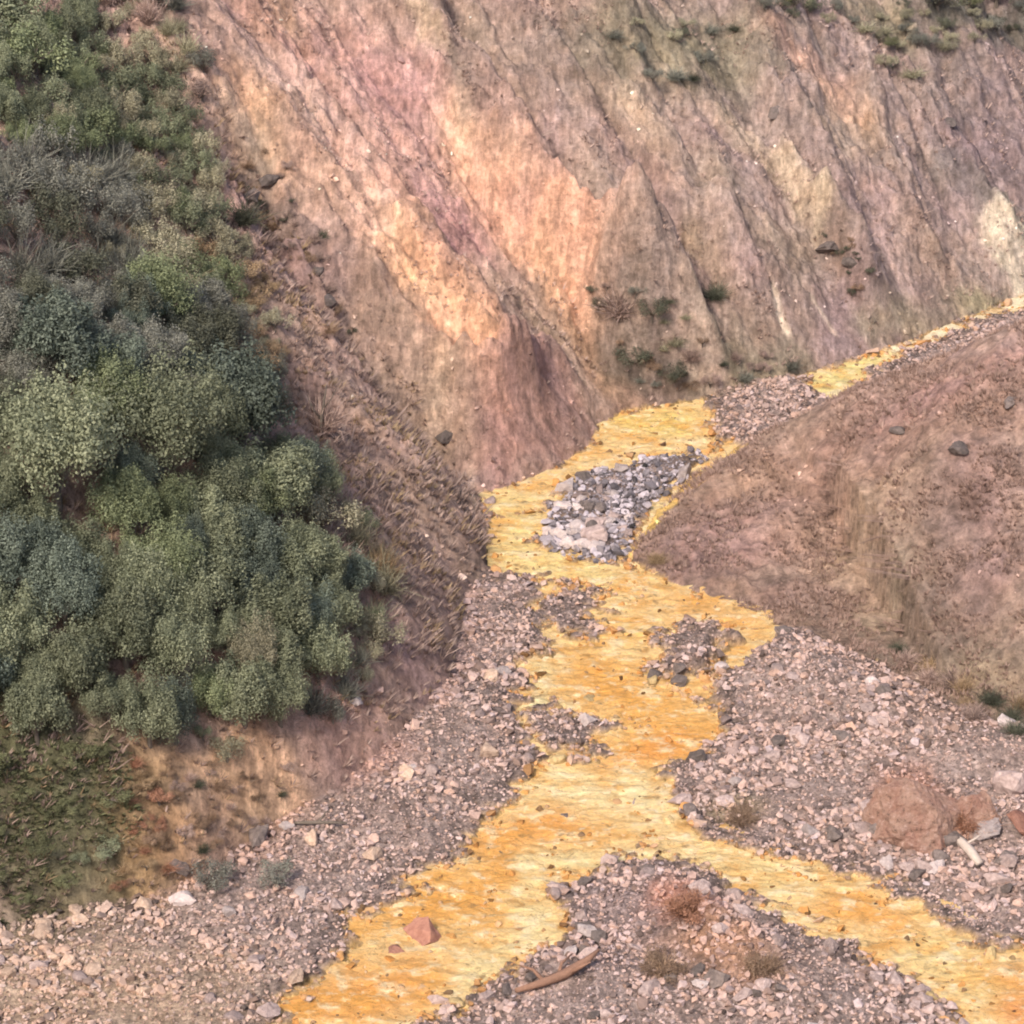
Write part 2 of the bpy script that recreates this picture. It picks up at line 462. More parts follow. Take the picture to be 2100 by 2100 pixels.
def bump(n, b, h, strength, dist, prev=None):
    q = n.nodes.new('ShaderNodeBump'); q.inputs['Strength'].default_value = strength; q.inputs['Distance'].default_value = dist
    n.links.new(h, q.inputs['Height'])
    if prev is not None: n.links.new(prev, q.inputs['Normal'])
    n.links.new(q.outputs[0], b.inputs['Normal'])
    return q.outputs[0]

def earth_mat(name, ang, fine, pebbles, st=(3.2, .75, .75)):
    m, n, b = newmat(name)
    at = node(n, 'ShaderNodeAttribute', attribute_name='Col')
    g = node(n, 'ShaderNodeNewGeometry')
    mp = node(n, 'ShaderNodeMapping'); mp.inputs['Rotation'].default_value = (0, 0, ang); mp.inputs['Scale'].default_value = st
    n.links.new(g.outputs['Position'], mp.inputs['Vector'])
    s1 = noise(n, mp.outputs[0], 1.3, 6, .65)
    s2 = noise(n, g.outputs['Position'], 3.2, 7, .7)
    s3 = noise(n, g.outputs['Position'], 1.1, 3, .5)
    c1 = mixc(n, 1.0, at.outputs['Color'], mapr(n, s1, .25, .75, .55, 1.45), 'MULTIPLY')
    c1 = mixc(n, 1.0, c1, mapr(n, s2, .25, .75, 1 - fine, 1 + fine), 'MULTIPLY')
    s5 = noise(n, g.outputs['Position'], 1.7, 9, .82)
    c1 = mixc(n, 1.0, c1, mapr(n, s5, .36, .64, .68, 1.32), 'MULTIPLY')
    if pebbles:
        v = node(n, 'ShaderNodeTexVoronoi'); v.inputs['Scale'].default_value = 9; n.links.new(g.outputs['Position'], v.inputs['Vector'])
        pc = node(n, 'ShaderNodeRGBToBW'); n.links.new(v.outputs['Color'], pc.inputs[0])
        c1 = mixc(n, 1.0, c1, mapr(n, pc.outputs[0], 0, 1, .55, 1.45), 'MULTIPLY')
    # pinkish against yellowish earth
    c1 = mixc(n, mapr(n, s3, .40, .65, 0, .22), c1, mixc(n, 1.0, c1, (1.12, .92, .72), 'MULTIPLY'))
    n.links.new(c1, b.inputs['Base Color'])
    b.inputs['Roughness'].default_value = .95
    b.inputs['Specular IOR Level'].default_value = .15
    p = bump(n, b, s1, .55, .35)
    p = bump(n, b, s2, .9, .25, p)
    p = bump(n, b, s5, .6, .2, p)
    if pebbles: bump(n, b, v.outputs['Distance'], -.8, .05, p)
    return m
M = {}
M['cliff'] = earth_mat('bare_earth', math.radians(-46), .38, False)
M['hill'] = earth_mat('scrub_earth', math.radians(-40), .42, False)
M['spur'] = earth_mat('spur_earth', math.radians(50), .42, False, (1.7, 1.0, 1.2))
M['gravel'] = earth_mat('gravel_bed', 0, .35, True)

def leaf_mat(name, dark, light, trans=.25):
    m, n, b = newmat(name)
    at = node(n, 'ShaderNodeAttribute', attribute_name='tint')
    oi = node(n, 'ShaderNodeObjectInfo')
    c = mixc(n, at.outputs['Fac'], dark, light)
    c = mixc(n, 1.0, c, mapr(n, oi.outputs['Random'], 0, 1, .72, 1.25), 'MULTIPLY')
    n.links.new(c, b.inputs['Base Color'])
    b.inputs['Roughness'].default_value = .6
    b.inputs['Specular IOR Level'].default_value = .25
    t = node(n, 'ShaderNodeBsdfTranslucent'); n.links.new(c, t.inputs[0])
    mx = node(n, 'ShaderNodeMixShader'); mx.inputs[0].default_value = trans
    o = [q for q in n.nodes if q.type == 'OUTPUT_MATERIAL'][0]
    n.links.new(b.outputs[0], mx.inputs[1]); n.links.new(t.outputs[0], mx.inputs[2]); n.links.new(mx.outputs[0], o.inputs[0])
    return m
M['sage'] = leaf_mat('sage_leaves', (.09, .105, .065), (.32, .335, .215))
M['olive'] = leaf_mat('olive_leaves', (.18, .165, .11), (.50, .46, .32))
M['green'] = leaf_mat('green_leaves', (.085, .105, .055), (.31, .34, .19))
M['teal'] = leaf_mat('teal_leaves', (.06, .078, .062), (.23, .265, .205))
M['grey'] = leaf_mat('grey_leaves', (.09, .09, .078), (.31, .305, .25))
M['dark'] = leaf_mat('dark_leaves', (.045, .05, .035), (.17, .17, .12))
M['cover'] = leaf_mat('ground_cover_leaves', (.08, .085, .045), (.24, .245, .13))
M['spurgrass'] = leaf_mat('spur_grass_blades', (.20, .135, .11), (.42, .29, .24), .1)
M['umber'] = leaf_mat('umber_leaves', (.15, .09, .06), (.36, .25, .17), .1)
M['rust'] = leaf_mat('rust_leaves', (.20, .09, .05), (.50, .27, .18), .1)
M['ochre'] = leaf_mat('ochre_leaves', (.19, .125, .07), (.50, .36, .22), .1)
M['mauve'] = leaf_mat('mauve_twigs', (.15, .10, .088), (.52, .38, .32), .1)

def wood_mat(name, a, b_):
    m, n, b = newmat(name)
    g = node(n, 'ShaderNodeTexCoord')
    s = noise(n, g.outputs['Object'], 9, 5, .7)
    n.links.new(mixc(n, s, a, b_), b.inputs['Base Color'])
    b.inputs['Roughness'].default_value = .9
    bump(n, b, s, .6, .03)
    return m
M['bark'] = wood_mat('bark', (.05, .04, .03), (.20, .16, .13))
M['drift'] = wood_mat('rusty_driftwood', (.11, .06, .04), (.33, .18, .12))
M['pale_wood'] = wood_mat('bleached_wood', (.30, .24, .2), (.62, .52, .45))

def rock_mat(name):
    m, n, b = newmat(name)
    at = node(n, 'ShaderNodeAttribute', attribute_name='Col')
    g = node(n, 'ShaderNodeNewGeometry')
    s = noise(n, g.outputs['Position'], 9, 5, .65)
    n.links.new(mixc(n, 1.0, at.outputs['Color'], mapr(n, s, .25, .75, .7, 1.3), 'MULTIPLY'), b.inputs['Base Color'])
    b.inputs['Roughness'].default_value = .85
    b.inputs['Specular IOR Level'].default_value = .3
    bump(n, b, s, .5, .04)
    return m
M['stones'] = rock_mat('loose_stones')
def plain_rock(name, c1, c2):
    m, n, b = newmat(name)
    tc = node(n, 'ShaderNodeTexCoord'); oi = node(n, 'ShaderNodeObjectInfo')
    s = noise(n, tc.outputs['Object'], 3.5, 6, .65)
    c = mixc(n, mapr(n, s, .3, .7, 0, 1), c1, c2)
    c = mixc(n, 1.0, c, mapr(n, oi.outputs['Random'], 0, 1, .7, 1.35), 'MULTIPLY')
    n.links.new(c, b.inputs['Base Color'])
    b.inputs['Roughness'].default_value = .85
    bump(n, b, noise(n, tc.outputs['Object'], 8, 5, .7), .6, .06)
    return m
M['r_grey'] = plain_rock('mauve_grey_rock', (.20, .145, .135), (.42, .32, .29))
M['r_pale'] = plain_rock('pale_rock', (.30, .24, .23), (.50, .42, .395))
M['r_beige'] = plain_rock('beige_rock', (.28, .19, .14), (.52, .38, .29))
M['r_dark'] = plain_rock('dark_rock', (.07, .055, .05), (.18, .14, .125))
M['r_red'] = plain_rock('red_rock', (.17, .07, .05), (.34, .17, .12))
M['r_yel'] = plain_rock('stained_rock', (.28, .20, .09), (.55, .40, .20))

def mound_mat(name, c1, c2, c3):
    m, n, b = newmat(name)
    tc = node(n, 'ShaderNodeTexCoord')
    s = noise(n, tc.outputs['Object'], 1.4, 5, .6); t = noise(n, tc.outputs['Object'], 5, 9, .8)
    c = mixc(n, mapr(n, s, .35, .65, 0, 1), c1, c2)
    c = mixc(n, mapr(n, t, .52, .66, 0, .8), c, c3)
    c = mixc(n, mapr(n, t, .46, .36, 0, .8), c, (.07, .045, .035))
    n.links.new(c, b.inputs['Base Color']); b.inputs['Roughness'].default_value = .95
    p = bump(n, b, t, 1.0, .2)
    return m
M['m_red'] = mound_mat('reddish_mound', (.36, .19, .14), (.46, .29, .22), (.66, .47, .40))
M['m_brown'] = mound_mat('brown_mound', (.33, .22, .16), (.38, .25, .20), (.56, .43, .36))

def water_mat():
    m, n, b = newmat('yellow_water')
    at = node(n, 'ShaderNodeAttribute', attribute_name='Col')
    g = node(n, 'ShaderNodeNewGeometry')
    mp = node(n, 'ShaderNodeMapping'); mp.inputs['Scale'].default_value = (.62, .85, 1)
    n.links.new(g.outputs['Position'], mp.inputs['Vector'])
    a = noise(n, mp.outputs[0], 1.6, 7, .70)
    s = noise(n, mp.outputs[0], 7.5, 5, .7)
    l = noise(n, mp.outputs[0], .9, 4, .6)
    c = mixc(n, mapr(n, l, .47, .64, 0, .75), at.outputs['Color'], (.76, .37, .08))
    c = mixc(n, mapr(n, a, .52, .62, 0, .75), c, (.92, .76, .47))
    c = mixc(n, mapr(n, a, .44, .35, 0, .75), c, (.54, .27, .07))
    c = mixc(n, 1.0, c, mapr(n, s, .3, .7, .80, 1.18), 'MULTIPLY')
    f2 = noise(n, mp.outputs[0], 2.4, 9, .80)
    c = mixc(n, mapr(n, f2, .56, .63, 0, .85), c, (.27, .16, .07))
    c = mixc(n, mapr(n, f2, .43, .36, 0, .85), c, (.93, .81, .58))
    n.links.new(c, b.inputs['Base Color'])
    b.inputs['Roughness'].default_value = .28
    b.inputs['Specular IOR Level'].default_value = .5
    p = bump(n, b, a, 1.0, .35)
    p = bump(n, b, f2, .8, .18, p)
    bump(n, b, s, .5, .06, p)
    return m
M['water'] = water_mat()

# ------------------------------------------------------------------ mesh building
def mesh_np(name, V, F, mats, smooth=True, colr=None, tint=None, fmat=None):
    """V (n,3); F (m,k) ints, all faces with k corners"""
    me = bpy.data.meshes.new(name)
    k = F.shape[1]
    me.vertices.add(len(V)); me.vertices.foreach_set('co', np.ascontiguousarray(V, np.float32).ravel())
    me.loops.add(F.size); me.loops.foreach_set('vertex_index', np.ascontiguousarray(F, np.int32).ravel())
    me.polygons.add(len(F)); me.polygons.foreach_set('loop_start', np.arange(0, F.size, k, dtype=np.int32))
    me.polygons.foreach_set('loop_total', np.full(len(F), k, np.int32))
    me.polygons.foreach_set('use_smooth', np.full(len(F), smooth, bool))
    if colr is not None:
        a = me.attributes.new('Col', 'FLOAT_COLOR', 'POINT')
        a.data.foreach_set('color', np.concatenate([colr, np.ones((len(V), 1))], 1).astype(np.float32).ravel())
    if tint is not None:
        a = me.attributes.new('tint', 'FLOAT', 'POINT'); a.data.foreach_set('value', tint.astype(np.float32))
    for m in mats: me.materials.append(m)
    me.update(calc_edges=True); me.validate()
    return me
def link(name, me, parent=None, label=None, cat=None, group=None, kind=None):
    o = bpy.data.objects.new(name, me); COL.objects.link(o)
    if parent is not None: o.parent = parent
    for k, v in (('label', label), ('category', cat), ('group', group), ('kind', kind)):
        if v: o[k] = v
    return o

print('terrain meshes')
VV = np.stack([X, Y, Z], -1).reshape(-1, 3); CC = col.reshape(-1, 3)
j, i = np.meshgrid(np.arange(NY - 1), np.arange(NX - 1), indexing='ij')
Q = np.stack([j * NX + i, j * NX + i + 1, (j + 1) * NX + i + 1, (j + 1) * NX + i], -1).reshape(-1, 4)
rg = np.zeros(X.shape, int); rg[hill] = 2; rg[spur | backspur] = 3
divide = hit([(225, -60), (300, 60), (440, 200), (520, 360), (620, 560), (760, 700), (870, 840), (898, 918)], Z)[:, :2]
LEFTP = np.vstack([divide, [[3, 102], [2, 84], [-6, 70], [-40, 30], [-400, -200], [-600, 400], [-160, 300]]])
rg[hill & inside(X, Y, LEFTP)] = 1
fr = rg[:-1, :-1].ravel()
def sub(name, r, mat, label, cat):
    F_ = Q[fr == r]
    u, inv = np.unique(F_, return_inverse=True)
    me = mesh_np(name, VV[u], inv.reshape(-1, 4), [mat], True, CC[u])
    link(name, me, None, label, cat, None, 'structure')
sub('ground', 0, M['gravel'], 'mauve-grey gravel floor of the valley either side of the yellow river', 'ground')
sub('hillside', 1, M['hill'], 'brown scrubby hillside under the green bushes on the left', 'hillside')
sub('cliff', 2, M['cliff'], 'bare orange and pink eroded slope with gullies behind the river', 'slope')
sub('hill', 3, M['spur'], 'low reddish brown spur between the far river and the right gravel bank', 'hill')

# river surface
print('river')
sx = (gx > -23.5) & (gx < 29.5); sy = (gy > 62) & (gy < 146)
ix = np.where(sx)[0]; iy = np.where(sy)[0]
Xr, Yr = X[np.ix_(iy, ix)], Y[np.ix_(iy, ix)]
RDr = RD[np.ix_(iy, ix)]
wcol = np.zeros(Xr.shape + (3,)); wcol[:] = C(.84, .59, .27)
wcx = Xr + .5 * fbm(Xr * .6, Yr * .6, 2, 211); wcy = Yr + .8 * fbm(Xr * .6, Yr * .6, 2, 213)
for pts, wd, c, st in [([(1130, 1280), (1220, 1330), (1260, 1400)], 1.7, C(.78, .38, .08), .9), ([(1180, 1430), (1290, 1400)], .7, C(.80, .33, .07), .8),
                       ([(950, 1580), (1050, 1560)], 1.2, C(.80, .34, .07), .85), ([(780, 1720), (900, 1690), (960, 1640)], 1.5, C(.78, .35, .06), .85),
                       ([(560, 1900), (680, 1880), (760, 1860)], 1.5, C(.78, .33, .07), .85), ([(1560, 1700), (1680, 1740)], .8, C(.82, .38, .09), .85),
                       ([(1900, 1850), (1932, 1900)], .9, C(.78, .26, .06), .8), ([(1120, 1200), (1200, 1190)], 1.0, C(.80, .46, .12), .7),
                       ([(1300, 1140), (1380, 1170)], 1.0, C(.74, .38, .11), .6),
                       ([(950, 960), (965, 1040), (1100, 1090)], 1.4, C(.86, .66, .27), .8), ([(1080, 1480), (1180, 1500)], .9, C(.88, .74, .40), .9),
                       ([(1000, 1270), (1010, 1340)], .7, C(.74, .66, .36), .8), ([(1180, 800), (1290, 800)], 1.2, C(.78, .56, .16), .8),
                       ([(1380, 870), (1230, 990)], .8, C(.80, .64, .33), .8), ([(1932, 570), (1700, 660)], 1.0, C(.86, .78, .56), .9),
                       ([(1640, 680), (1540, 740)], 1.0, C(.74, .64, .25), .8), ([(1400, 1640), (1500, 1680)], .8, C(.80, .62, .28), .7),
                       ([(1330, 1640), (1000, 1620), (1000, 1760), (880, 1860)], .6, C(.84, .68, .34), .7), ([(1760, 1800), (1860, 1860)], .9, C(.82, .62, .26), .7)]:
    D = dist_poly(wcx, wcy, onz(pts))
    a = (st * np.exp(-(D / wd) ** 2.2))[..., None]
    wcol = wcol * (1 - a) + c * a
Zr = .075 * ridged(fbm(Xr * .8, Yr * 1.2, 3, 220)) - .04 + .035 * ridged(fbm(Xr * 2.2, Yr * 3.6, 2, 225))
keep = RDr < 1.1
ny, nx = Xr.shape
j, i = np.meshgrid(np.arange(ny - 1), np.arange(nx - 1), indexing='ij')
Qr = np.stack([j * nx + i, j * nx + i + 1, (j + 1) * nx + i + 1, (j + 1) * nx + i], -1).reshape(-1, 4)
kf = (keep[:-1, :-1] & (Z[np.ix_(iy, ix)][:-1, :-1] < .12)).ravel()
Fq = Qr[kf]; u, inv = np.unique(Fq, return_inverse=True)
me = mesh_np('river', np.stack([Xr, Yr, Zr], -1).reshape(-1, 3)[u], inv.reshape(-1, 4), [M['water']], True, wcol.reshape(-1, 3)[u])
link('river', me, None, 'shallow yellow and orange river winding through the gravel', 'river', None, 'structure')

# ------------------------------------------------------------------ stones
def hull(n, seed, flat=.65, keep_r=.35):
    r = np.random.RandomState(seed)
    p = r.normal(size=(n, 3)); p /= np.linalg.norm(p, axis=1)[:, None]
    p *= (1 - keep_r * r.rand(n))[:, None]
    p *= np.array([1, .75 + .25 * r.rand(), flat])
    bm = bmesh.new()
    for q in p: bm.verts.new(q)
    res = bmesh.ops.convex_hull(bm, input=bm.verts)
    junk = [g for g in res['geom_interior'] + res['geom_unused'] if isinstance(g, bmesh.types.BMVert)]
    if junk: bmesh.ops.delete(bm, geom=list(set(junk)), context='VERTS')
    bmesh.ops.triangulate(bm, faces=bm.faces)
    bmesh.ops.recalc_face_normals(bm, faces=bm.faces)
    bm.verts.ensure_lookup_table(); bm.verts.index_update()
    v = np.array([q.co[:] for q in bm.verts]); f = np.array([[q.index for q in fa.verts] for fa in bm.faces])
    bm.free()
    return v, f
print('stones')
HULLS = [hull(13, 300 + k) for k in range(9)]
def rotz(v, a, tx, ty):
    ca, sa = np.cos(a)[:, None], np.sin(a)[:, None]
    x, y, z = v[..., 0], v[..., 1], v[..., 2]
    x, z = x * np.cos(tx)[:, None] - z * np.sin(tx)[:, None], x * np.sin(tx)[:, None] + z * np.cos(tx)[:, None]
    y, z = y * np.cos(ty)[:, None] - z * np.sin(ty)[:, None], y * np.sin(ty)[:, None] + z * np.cos(ty)[:, None]
    return np.stack([x * ca - y * sa, x * sa + y * ca, z], -1)
def stone_mesh(name, xy, size, colr, sink=.25):
    Vs, Fs, Cs = [], [], []; off = 0
    kind = RS.randint(0, len(HULLS), len(xy))
    z = Zs(xy[:, 0], xy[:, 1])
    if sink == .25: z = np.maximum(z, -.045)
    for k, (hv, hf) in enumerate(HULLS):
        m = kind == k; n = m.sum()
        if not n: continue
        v = hv[None] * size[m][:, None, None] * (1 + .25 * RS.normal(size=(n, 1, 3))).clip(.6, 1.5)
        v = rotz(v, RS.rand(n) * 6.28, RS.normal(size=n) * .35, RS.normal(size=n) * .35)
        v = v + np.stack([xy[m, 0], xy[m, 1], z[m] + size[m] * sink], 1)[:, None]
        Vs.append(v.reshape(-1, 3)); c = np.repeat(colr[m][:, None], len(hv), 1); Cs.append(c.reshape(-1, 3))
        Fs.append((hf[None] + (off + np.arange(n) * len(hv))[:, None, None]).reshape(-1, 3)); off += n * len(hv)
    return mesh_np(name, np.concatenate(Vs), np.concatenate(Fs), [M['stones']], False, np.concatenate(Cs))

REG = sampler(rg.astype(float)); RDS = sampler(RDn)
def floor_points(n):
    p = np.stack([RS.uniform(-22, 28, n), RS.uniform(62.5, 136, n)], 1)
    # inside the view with a margin
    hw = (np.hypot(p[:, 1], CAM_H)) * T10 * 1.12
    p = p[np.abs(p[:, 0]) < hw + 1]
    return p[REG(p[:, 0], p[:, 1]) < .01]
P0 = floor_points(360000)
rd = RDS(P0[:, 0], P0[:, 1]); gzv = Zs(P0[:, 0], P0[:, 1])
cl = fbm(P0[:, 0] * .8, P0[:, 1] * 1.1, 3, 400)
prob = np.where(rd > .25, .62 + .45 * cl, np.where(rd > -.15, .25 + .5 * cl, .035 + .75 * np.clip(cl - .08, 0, 1)))
k = RS.rand(len(P0)) < prob
P0, rd, cl, gzv = P0[k], rd[k], cl[k], gzv[k]
size = np.exp(RS.normal(math.log(.076), .45, len(P0))) * (1 + 1.1 * np.clip(fbm(P0[:, 0] * .3, P0[:, 1] * .4, 2, 405), -.42, .8))
size = size.clip(.03, .36)
size = np.where((rd < 0), size * .95, size)
g = colat(P0[:, 0], P0[:, 1])
g = np.where(rd[:, None] > -.1, C(.42, .33, .30) * .45 + .55 * g, C(.26, .18, .11) * .75 + .12 * g)
lum = np.exp(RS.normal(.02, .66, len(P0)))[:, None]
hue = C(1.08, .99, .96) * (1 + RS.normal(size=(len(P0), 1)) * C(.04, 0, -.05))
cs = (g * lum * hue)
stain = ((rd < .35) & (RS.rand(len(P0)) < .6))[:, None]
cs = np.where(stain, cs * C(1.2, .95, .55), cs)
# grey-lilac stones of the mid river island
isl = inside(P0[:, 0], P0[:, 1], ISL[0])
cs = np.where(isl[:, None], (cs.mean(1)[:, None] * C(.74, .64, .68)), cs)
size = np.where(isl, size * 1.25, size)
cs = cs * np.minimum(1, .44 / cs.max(1))[:, None]
cs = cs.clip(.02, .5)
order = np.argsort(-size * (100 / (P0[:, 1] + 20)))
big = order[:225]
rest = order[225:]
me = stone_mesh('gravel', P0[rest], size[rest], cs[rest])
link('gravel', me, None, 'loose mauve-grey pebbles and cobbles covering the river bars', 'gravel', None, 'stuff')
print('stones', len(rest))

# bigger rocks as objects
def rock_mesh(name, seed, n=34):
    v, f = hull(n, seed, .62, .28)
    bm = bmesh.new()
    vs = [bm.verts.new(q) for q in v]
    for q in f: bm.faces.new([vs[t] for t in q])
    bmesh.ops.subdivide_edges(bm, edges=bm.edges[:], cuts=2, use_grid_fill=True)
    from mathutils import noise as mn
    for q in bm.verts:
        q.co = q.co * (1 + .16 * mn.noise(q.co * 2.2 + Vector((seed, 0, 0))) + .09 * mn.noise(q.co * 6 + Vector((0, seed, 0))))
    me_ = bpy.data.meshes.new(name); bm.to_mesh(me_); bm.free()
    return me_
ROCKS = [rock_mesh('rock', 500 + k, 16 + 3 * k) for k in range(7)]
for r_ in ROCKS: r_.materials.append(M['r_grey'])
def rock(x, y, s, mat, label, cat='rock', group=None, name='rock', sink=.2, sc=None, rot=None):
    me_ = random.choice(ROCKS)
    o = link(name, me_, None, label, cat, group)
    o.material_slots[0].link = 'OBJECT'; o.material_slots[0].material = M[mat]
    z = float(Zs(np.array([x]), np.array([y]))[0])
    o.location = (x, y, z + s * sink)
    o.rotation_euler = rot or (random.gauss(0, .25), random.gauss(0, .25), random.uniform(0, 6.28))
    o.scale = sc or (s * random.uniform(.8, 1.25), s * random.uniform(.8, 1.2), s * random.uniform(.75, 1.2))
    return o
NOSTONE = onz([(1012, 1000)])[0]
for q in big:
    x, y = P0[q]; s = float(size[q]) * 1.15
    px_mid = inside(np.array([x]), np.array([y]), MIDBAR)[0]
    if isl[q]: m_, lb, gr = random.choice(['r_pale', 'r_grey']), 'pale lilac-grey cobble on the rocky island in the river', 'cobbles on the river island'
    elif rd[q] < .15: m_, lb, gr = random.choice(['r_yel', 'r_yel', 'r_grey', 'r_dark']), 'ochre-stained rock standing in the shallow yellow river', 'stained rocks in the river'
    elif px_mid: m_, lb, gr = random.choice(['r_grey', 'r_grey', 'r_pale', 'r_dark']), 'mauve-grey cobble on the gravel bar between the two lower river branches', 'cobbles on the middle bar'
    elif x < 0: m_, lb, gr = random.choice(['r_beige', 'r_grey', 'r_pale', 'r_beige']), 'beige or grey cobble on the gravel bank left of the river', 'cobbles on the left bank'
    elif y > 100: m_, lb, gr = random.choice(['r_grey', 'r_pale']), 'grey cobble on the far gravel bar beyond the island', 'cobbles on the far bar'
    else: m_, lb, gr = random.choice(['r_grey', 'r_grey', 'r_dark', 'r_pale']), 'mauve-grey cobble on the heaped gravel bank right of the river', 'cobbles on the right bank'
    rock(x, y, s, m_, lb, 'cobble', gr, 'cobble')
# boulders one can point to
for i_ in range(30):
    px, py = random.gauss(1125, 48), random.gauss(978, 30)
    p = onz([(px, py)], .2)[0]
    if not inside(p[:1], p[1:2], ISL[0])[0]: continue
    rock(p[0], p[1], random.uniform(.22, .5), random.choice(['r_pale', 'r_grey', 'r_grey', 'r_dark']), 'large pale lilac boulder heaped in the middle of the rocky island', 'boulder', 'boulders heaped on the island', 'boulder')
BL = [
    ((800, 1772), .75, 'r_red', 'dark red boulder standing in the orange lower left river branch'),
    ((745, 1800), .4, 'r_red', 'small reddish rock just left of the dark red boulder in the river'),
    ((672, 1326), .3, 'r_pale', 'white rock lodged on the brown slope above the left gravel bank'),
    ((432, 1722), .34, 'r_pale', 'white rock on the left bank below the green river-side bushes'),
    ((345, 1700), .42, 'r_pale', 'pale flat rock at the foot of the low orange bank'),
    ((570, 1690), .36, 'r_pale', 'pale rounded rock right of the grey-green bank bush'),
    ((1315, 1432), .38, 'r_dark', 'dark rock at the river edge where the orange channel narrows'),
    ((1065, 1545), .30, 'r_dark', 'small black rock alone in the middle of the orange channel'),
    ((1905, 1490), .95, 'r_grey', 'big mauve boulder at the right edge of the gravel bank'),
    ((1860, 1570), .6, 'r_pale', 'pale pink boulder beside the biggest reddish boulder on the right bank'),
    ((1925, 1560), .7, 'r_red', 'reddish boulder below the big mauve boulder at the right edge'),
    ((1790, 1590), .5, 'r_dark', 'dark rock just below the biggest reddish boulder on the right bank'),
    ((1660, 1570), .45, 'r_dark', 'dark stone at the lower left foot of the biggest reddish boulder'),
    ((1120, 1015), .75, 'r_grey', 'biggest brown-grey boulder near the lower end of the island'),
    ((1100, 905), .5, 'r_dark', 'dark mossy boulder at the upper left corner of the island'),
    ((1480, 1195), .45, 'r_dark', 'dark rock at the right-hand tip of the yellow backwater'),
    ((490, 1585), .55, 'r_dark', 'dark rock at the foot of the brown bank left of the gravel'),
    ((340, 1640), .4, 'r_dark', 'dark stone under the orange bank beside the bushes'),
    ((1350, 1850), .5, 'r_dark', 'dark rock on the middle bar below the brown heap'),
    ((840, 830), .5, 'r_dark', 'dark rock sticking out of the brown slope left of the orange face'),
    ((1560, 470), .5, 'r_dark', 'dark outcrop rock low on the back wall above the white scar'),
    ((1605, 500), .45, 'r_dark', 'dark outcrop rock right of its neighbour above the white scar'),
    ((1790, 235), .5, 'r_dark', 'dark rock high on the right of the back wall'),
    ((1460, 215), .45, 'r_dark', 'dark rock on the upper middle of the back wall'),
    ((470, 380), .55, 'r_dark', 'dark outcrop rock at the top edge between bushes and orange slope'),
    ((510, 345), .5, 'r_dark', 'second dark outcrop rock against the orange slope edge'),
    ((600, 515), .4, 'r_dark', 'dark stone on the brown slope below the two outcrop rocks'),
    ((620, 570), .4, 'r_dark', 'lowest dark stone of the row down the brown slope edge'),
    ((1810, 850), .4, 'r_dark', 'dark rock high on the reddish spur'),
    ((1695, 815), .35, 'r_dark', 'dark rock left of the spur top rock'),
    ((1905, 765), .4, 'r_dark', 'dark rock on the spur near the right picture edge'),
]
for (px, py), s, m_, lb in BL:
    p = hit([(px, py)], Z)[0]
    rock(p[0], p[1], s, m_, lb, 'boulder', None, 'boulder')

def mound(px, rad, hh, mat, label, seed, cuts=16, name='boulder', cat='boulder', sink=.05):
    p = hit([px], Z)[0]
    bm = bmesh.new(); bmesh.ops.create_icosphere(bm, subdivisions=6, radius=1)
    from mathutils import noise as mn
    rr = random.Random(int(seed * 10))
    planes = []
    for _ in range(cuts):
        n_ = Vector((rr.gauss(0, 1), rr.gauss(0, 1), rr.gauss(.2, .8))).normalized(); planes.append((n_, rr.uniform(.62, .9)))
    for q in bm.verts:
        c = q.co.copy(); o_ = Vector((seed, seed * 2, 0))
        c *= 1 + .10 * mn.noise(c * 1.3 + o_)
        for n_, d_ in planes:
            e_ = c.dot(n_) - d_
            if e_ > 0: c -= n_ * e_ * .93
        c *= 1 + .09 * mn.noise(c * 3.5 + o_) + .05 * mn.noise(c * 9 + o_) + .025 * mn.noise(c * 22 + o_)
        q.co = Vector((c.x * rad, c.y * rad * .85, c.z * hh)) * 1.2
    me_ = bpy.data.meshes.new(name); bm.to_mesh(me_); bm.free(); me_.materials.append(M[mat])
    o = link(name, me_, None, label, cat); o.location = (p[0], p[1], p[2] + sink)
mound((1735, 1555), 1.45, 1.3, 'm_red', 'biggest boulder, rounded and reddish, bedded in the right gravel bank', 3.3)
mound((1835, 1545), .7, .75, 'm_red', 'smaller reddish boulder against the right side of the biggest one', 8.1)

# stones on the slopes: one scatter
print('slope stones')
n = 60000
p = np.stack([RS.uniform(-22, 28, n), RS.uniform(70, 144, n)], 1)
r_ = REG(p[:, 0], p[:, 1]); cl = fbm(p[:, 0] * .35, p[:, 1] * .35, 4, 420)
U_, V_ = uv(p[:, 0], p[:, 1])
k = (r_ > .99) & (RS.rand(n) < np.clip(.06 + .5 * cl, 0, .6))
p = p[k]
s_ = np.exp(RS.normal(math.log(.07), .5, len(p))).clip(.03, .3)
cc = colat(p[:, 0], p[:, 1]) * np.exp(RS.normal(0, .38, len(p)))[:, None]
link('rubble', stone_mesh('rubble', p, s_, cc.clip(.03, .7), .05), None, 'loose stones strewn over the eroded slopes', 'rubble', None, 'stuff')

# ------------------------------------------------------------------ plants
def tube(bm, a, b, ra, rb, n=5):
    a, b = Vector(a), Vector(b); d = (b - a).normalized()
    q = d.to_track_quat('Z', 'Y')
    A = [bm.verts.new(a + q @ Vector((math.cos(t) * ra, math.sin(t) * ra, 0))) for t in [6.283 * k / n for k in range(n)]]
    B = [bm.verts.new(b + q @ Vector((math.cos(t) * rb, math.sin(t) * rb, 0))) for t in [6.283 * k / n for k in range(n)]]
    for k in range(n): bm.faces.new((A[k], A[(k + 1) % n], B[(k + 1) % n], B[k]))
    bm.faces.new(B); bm.faces.new(A[::-1])

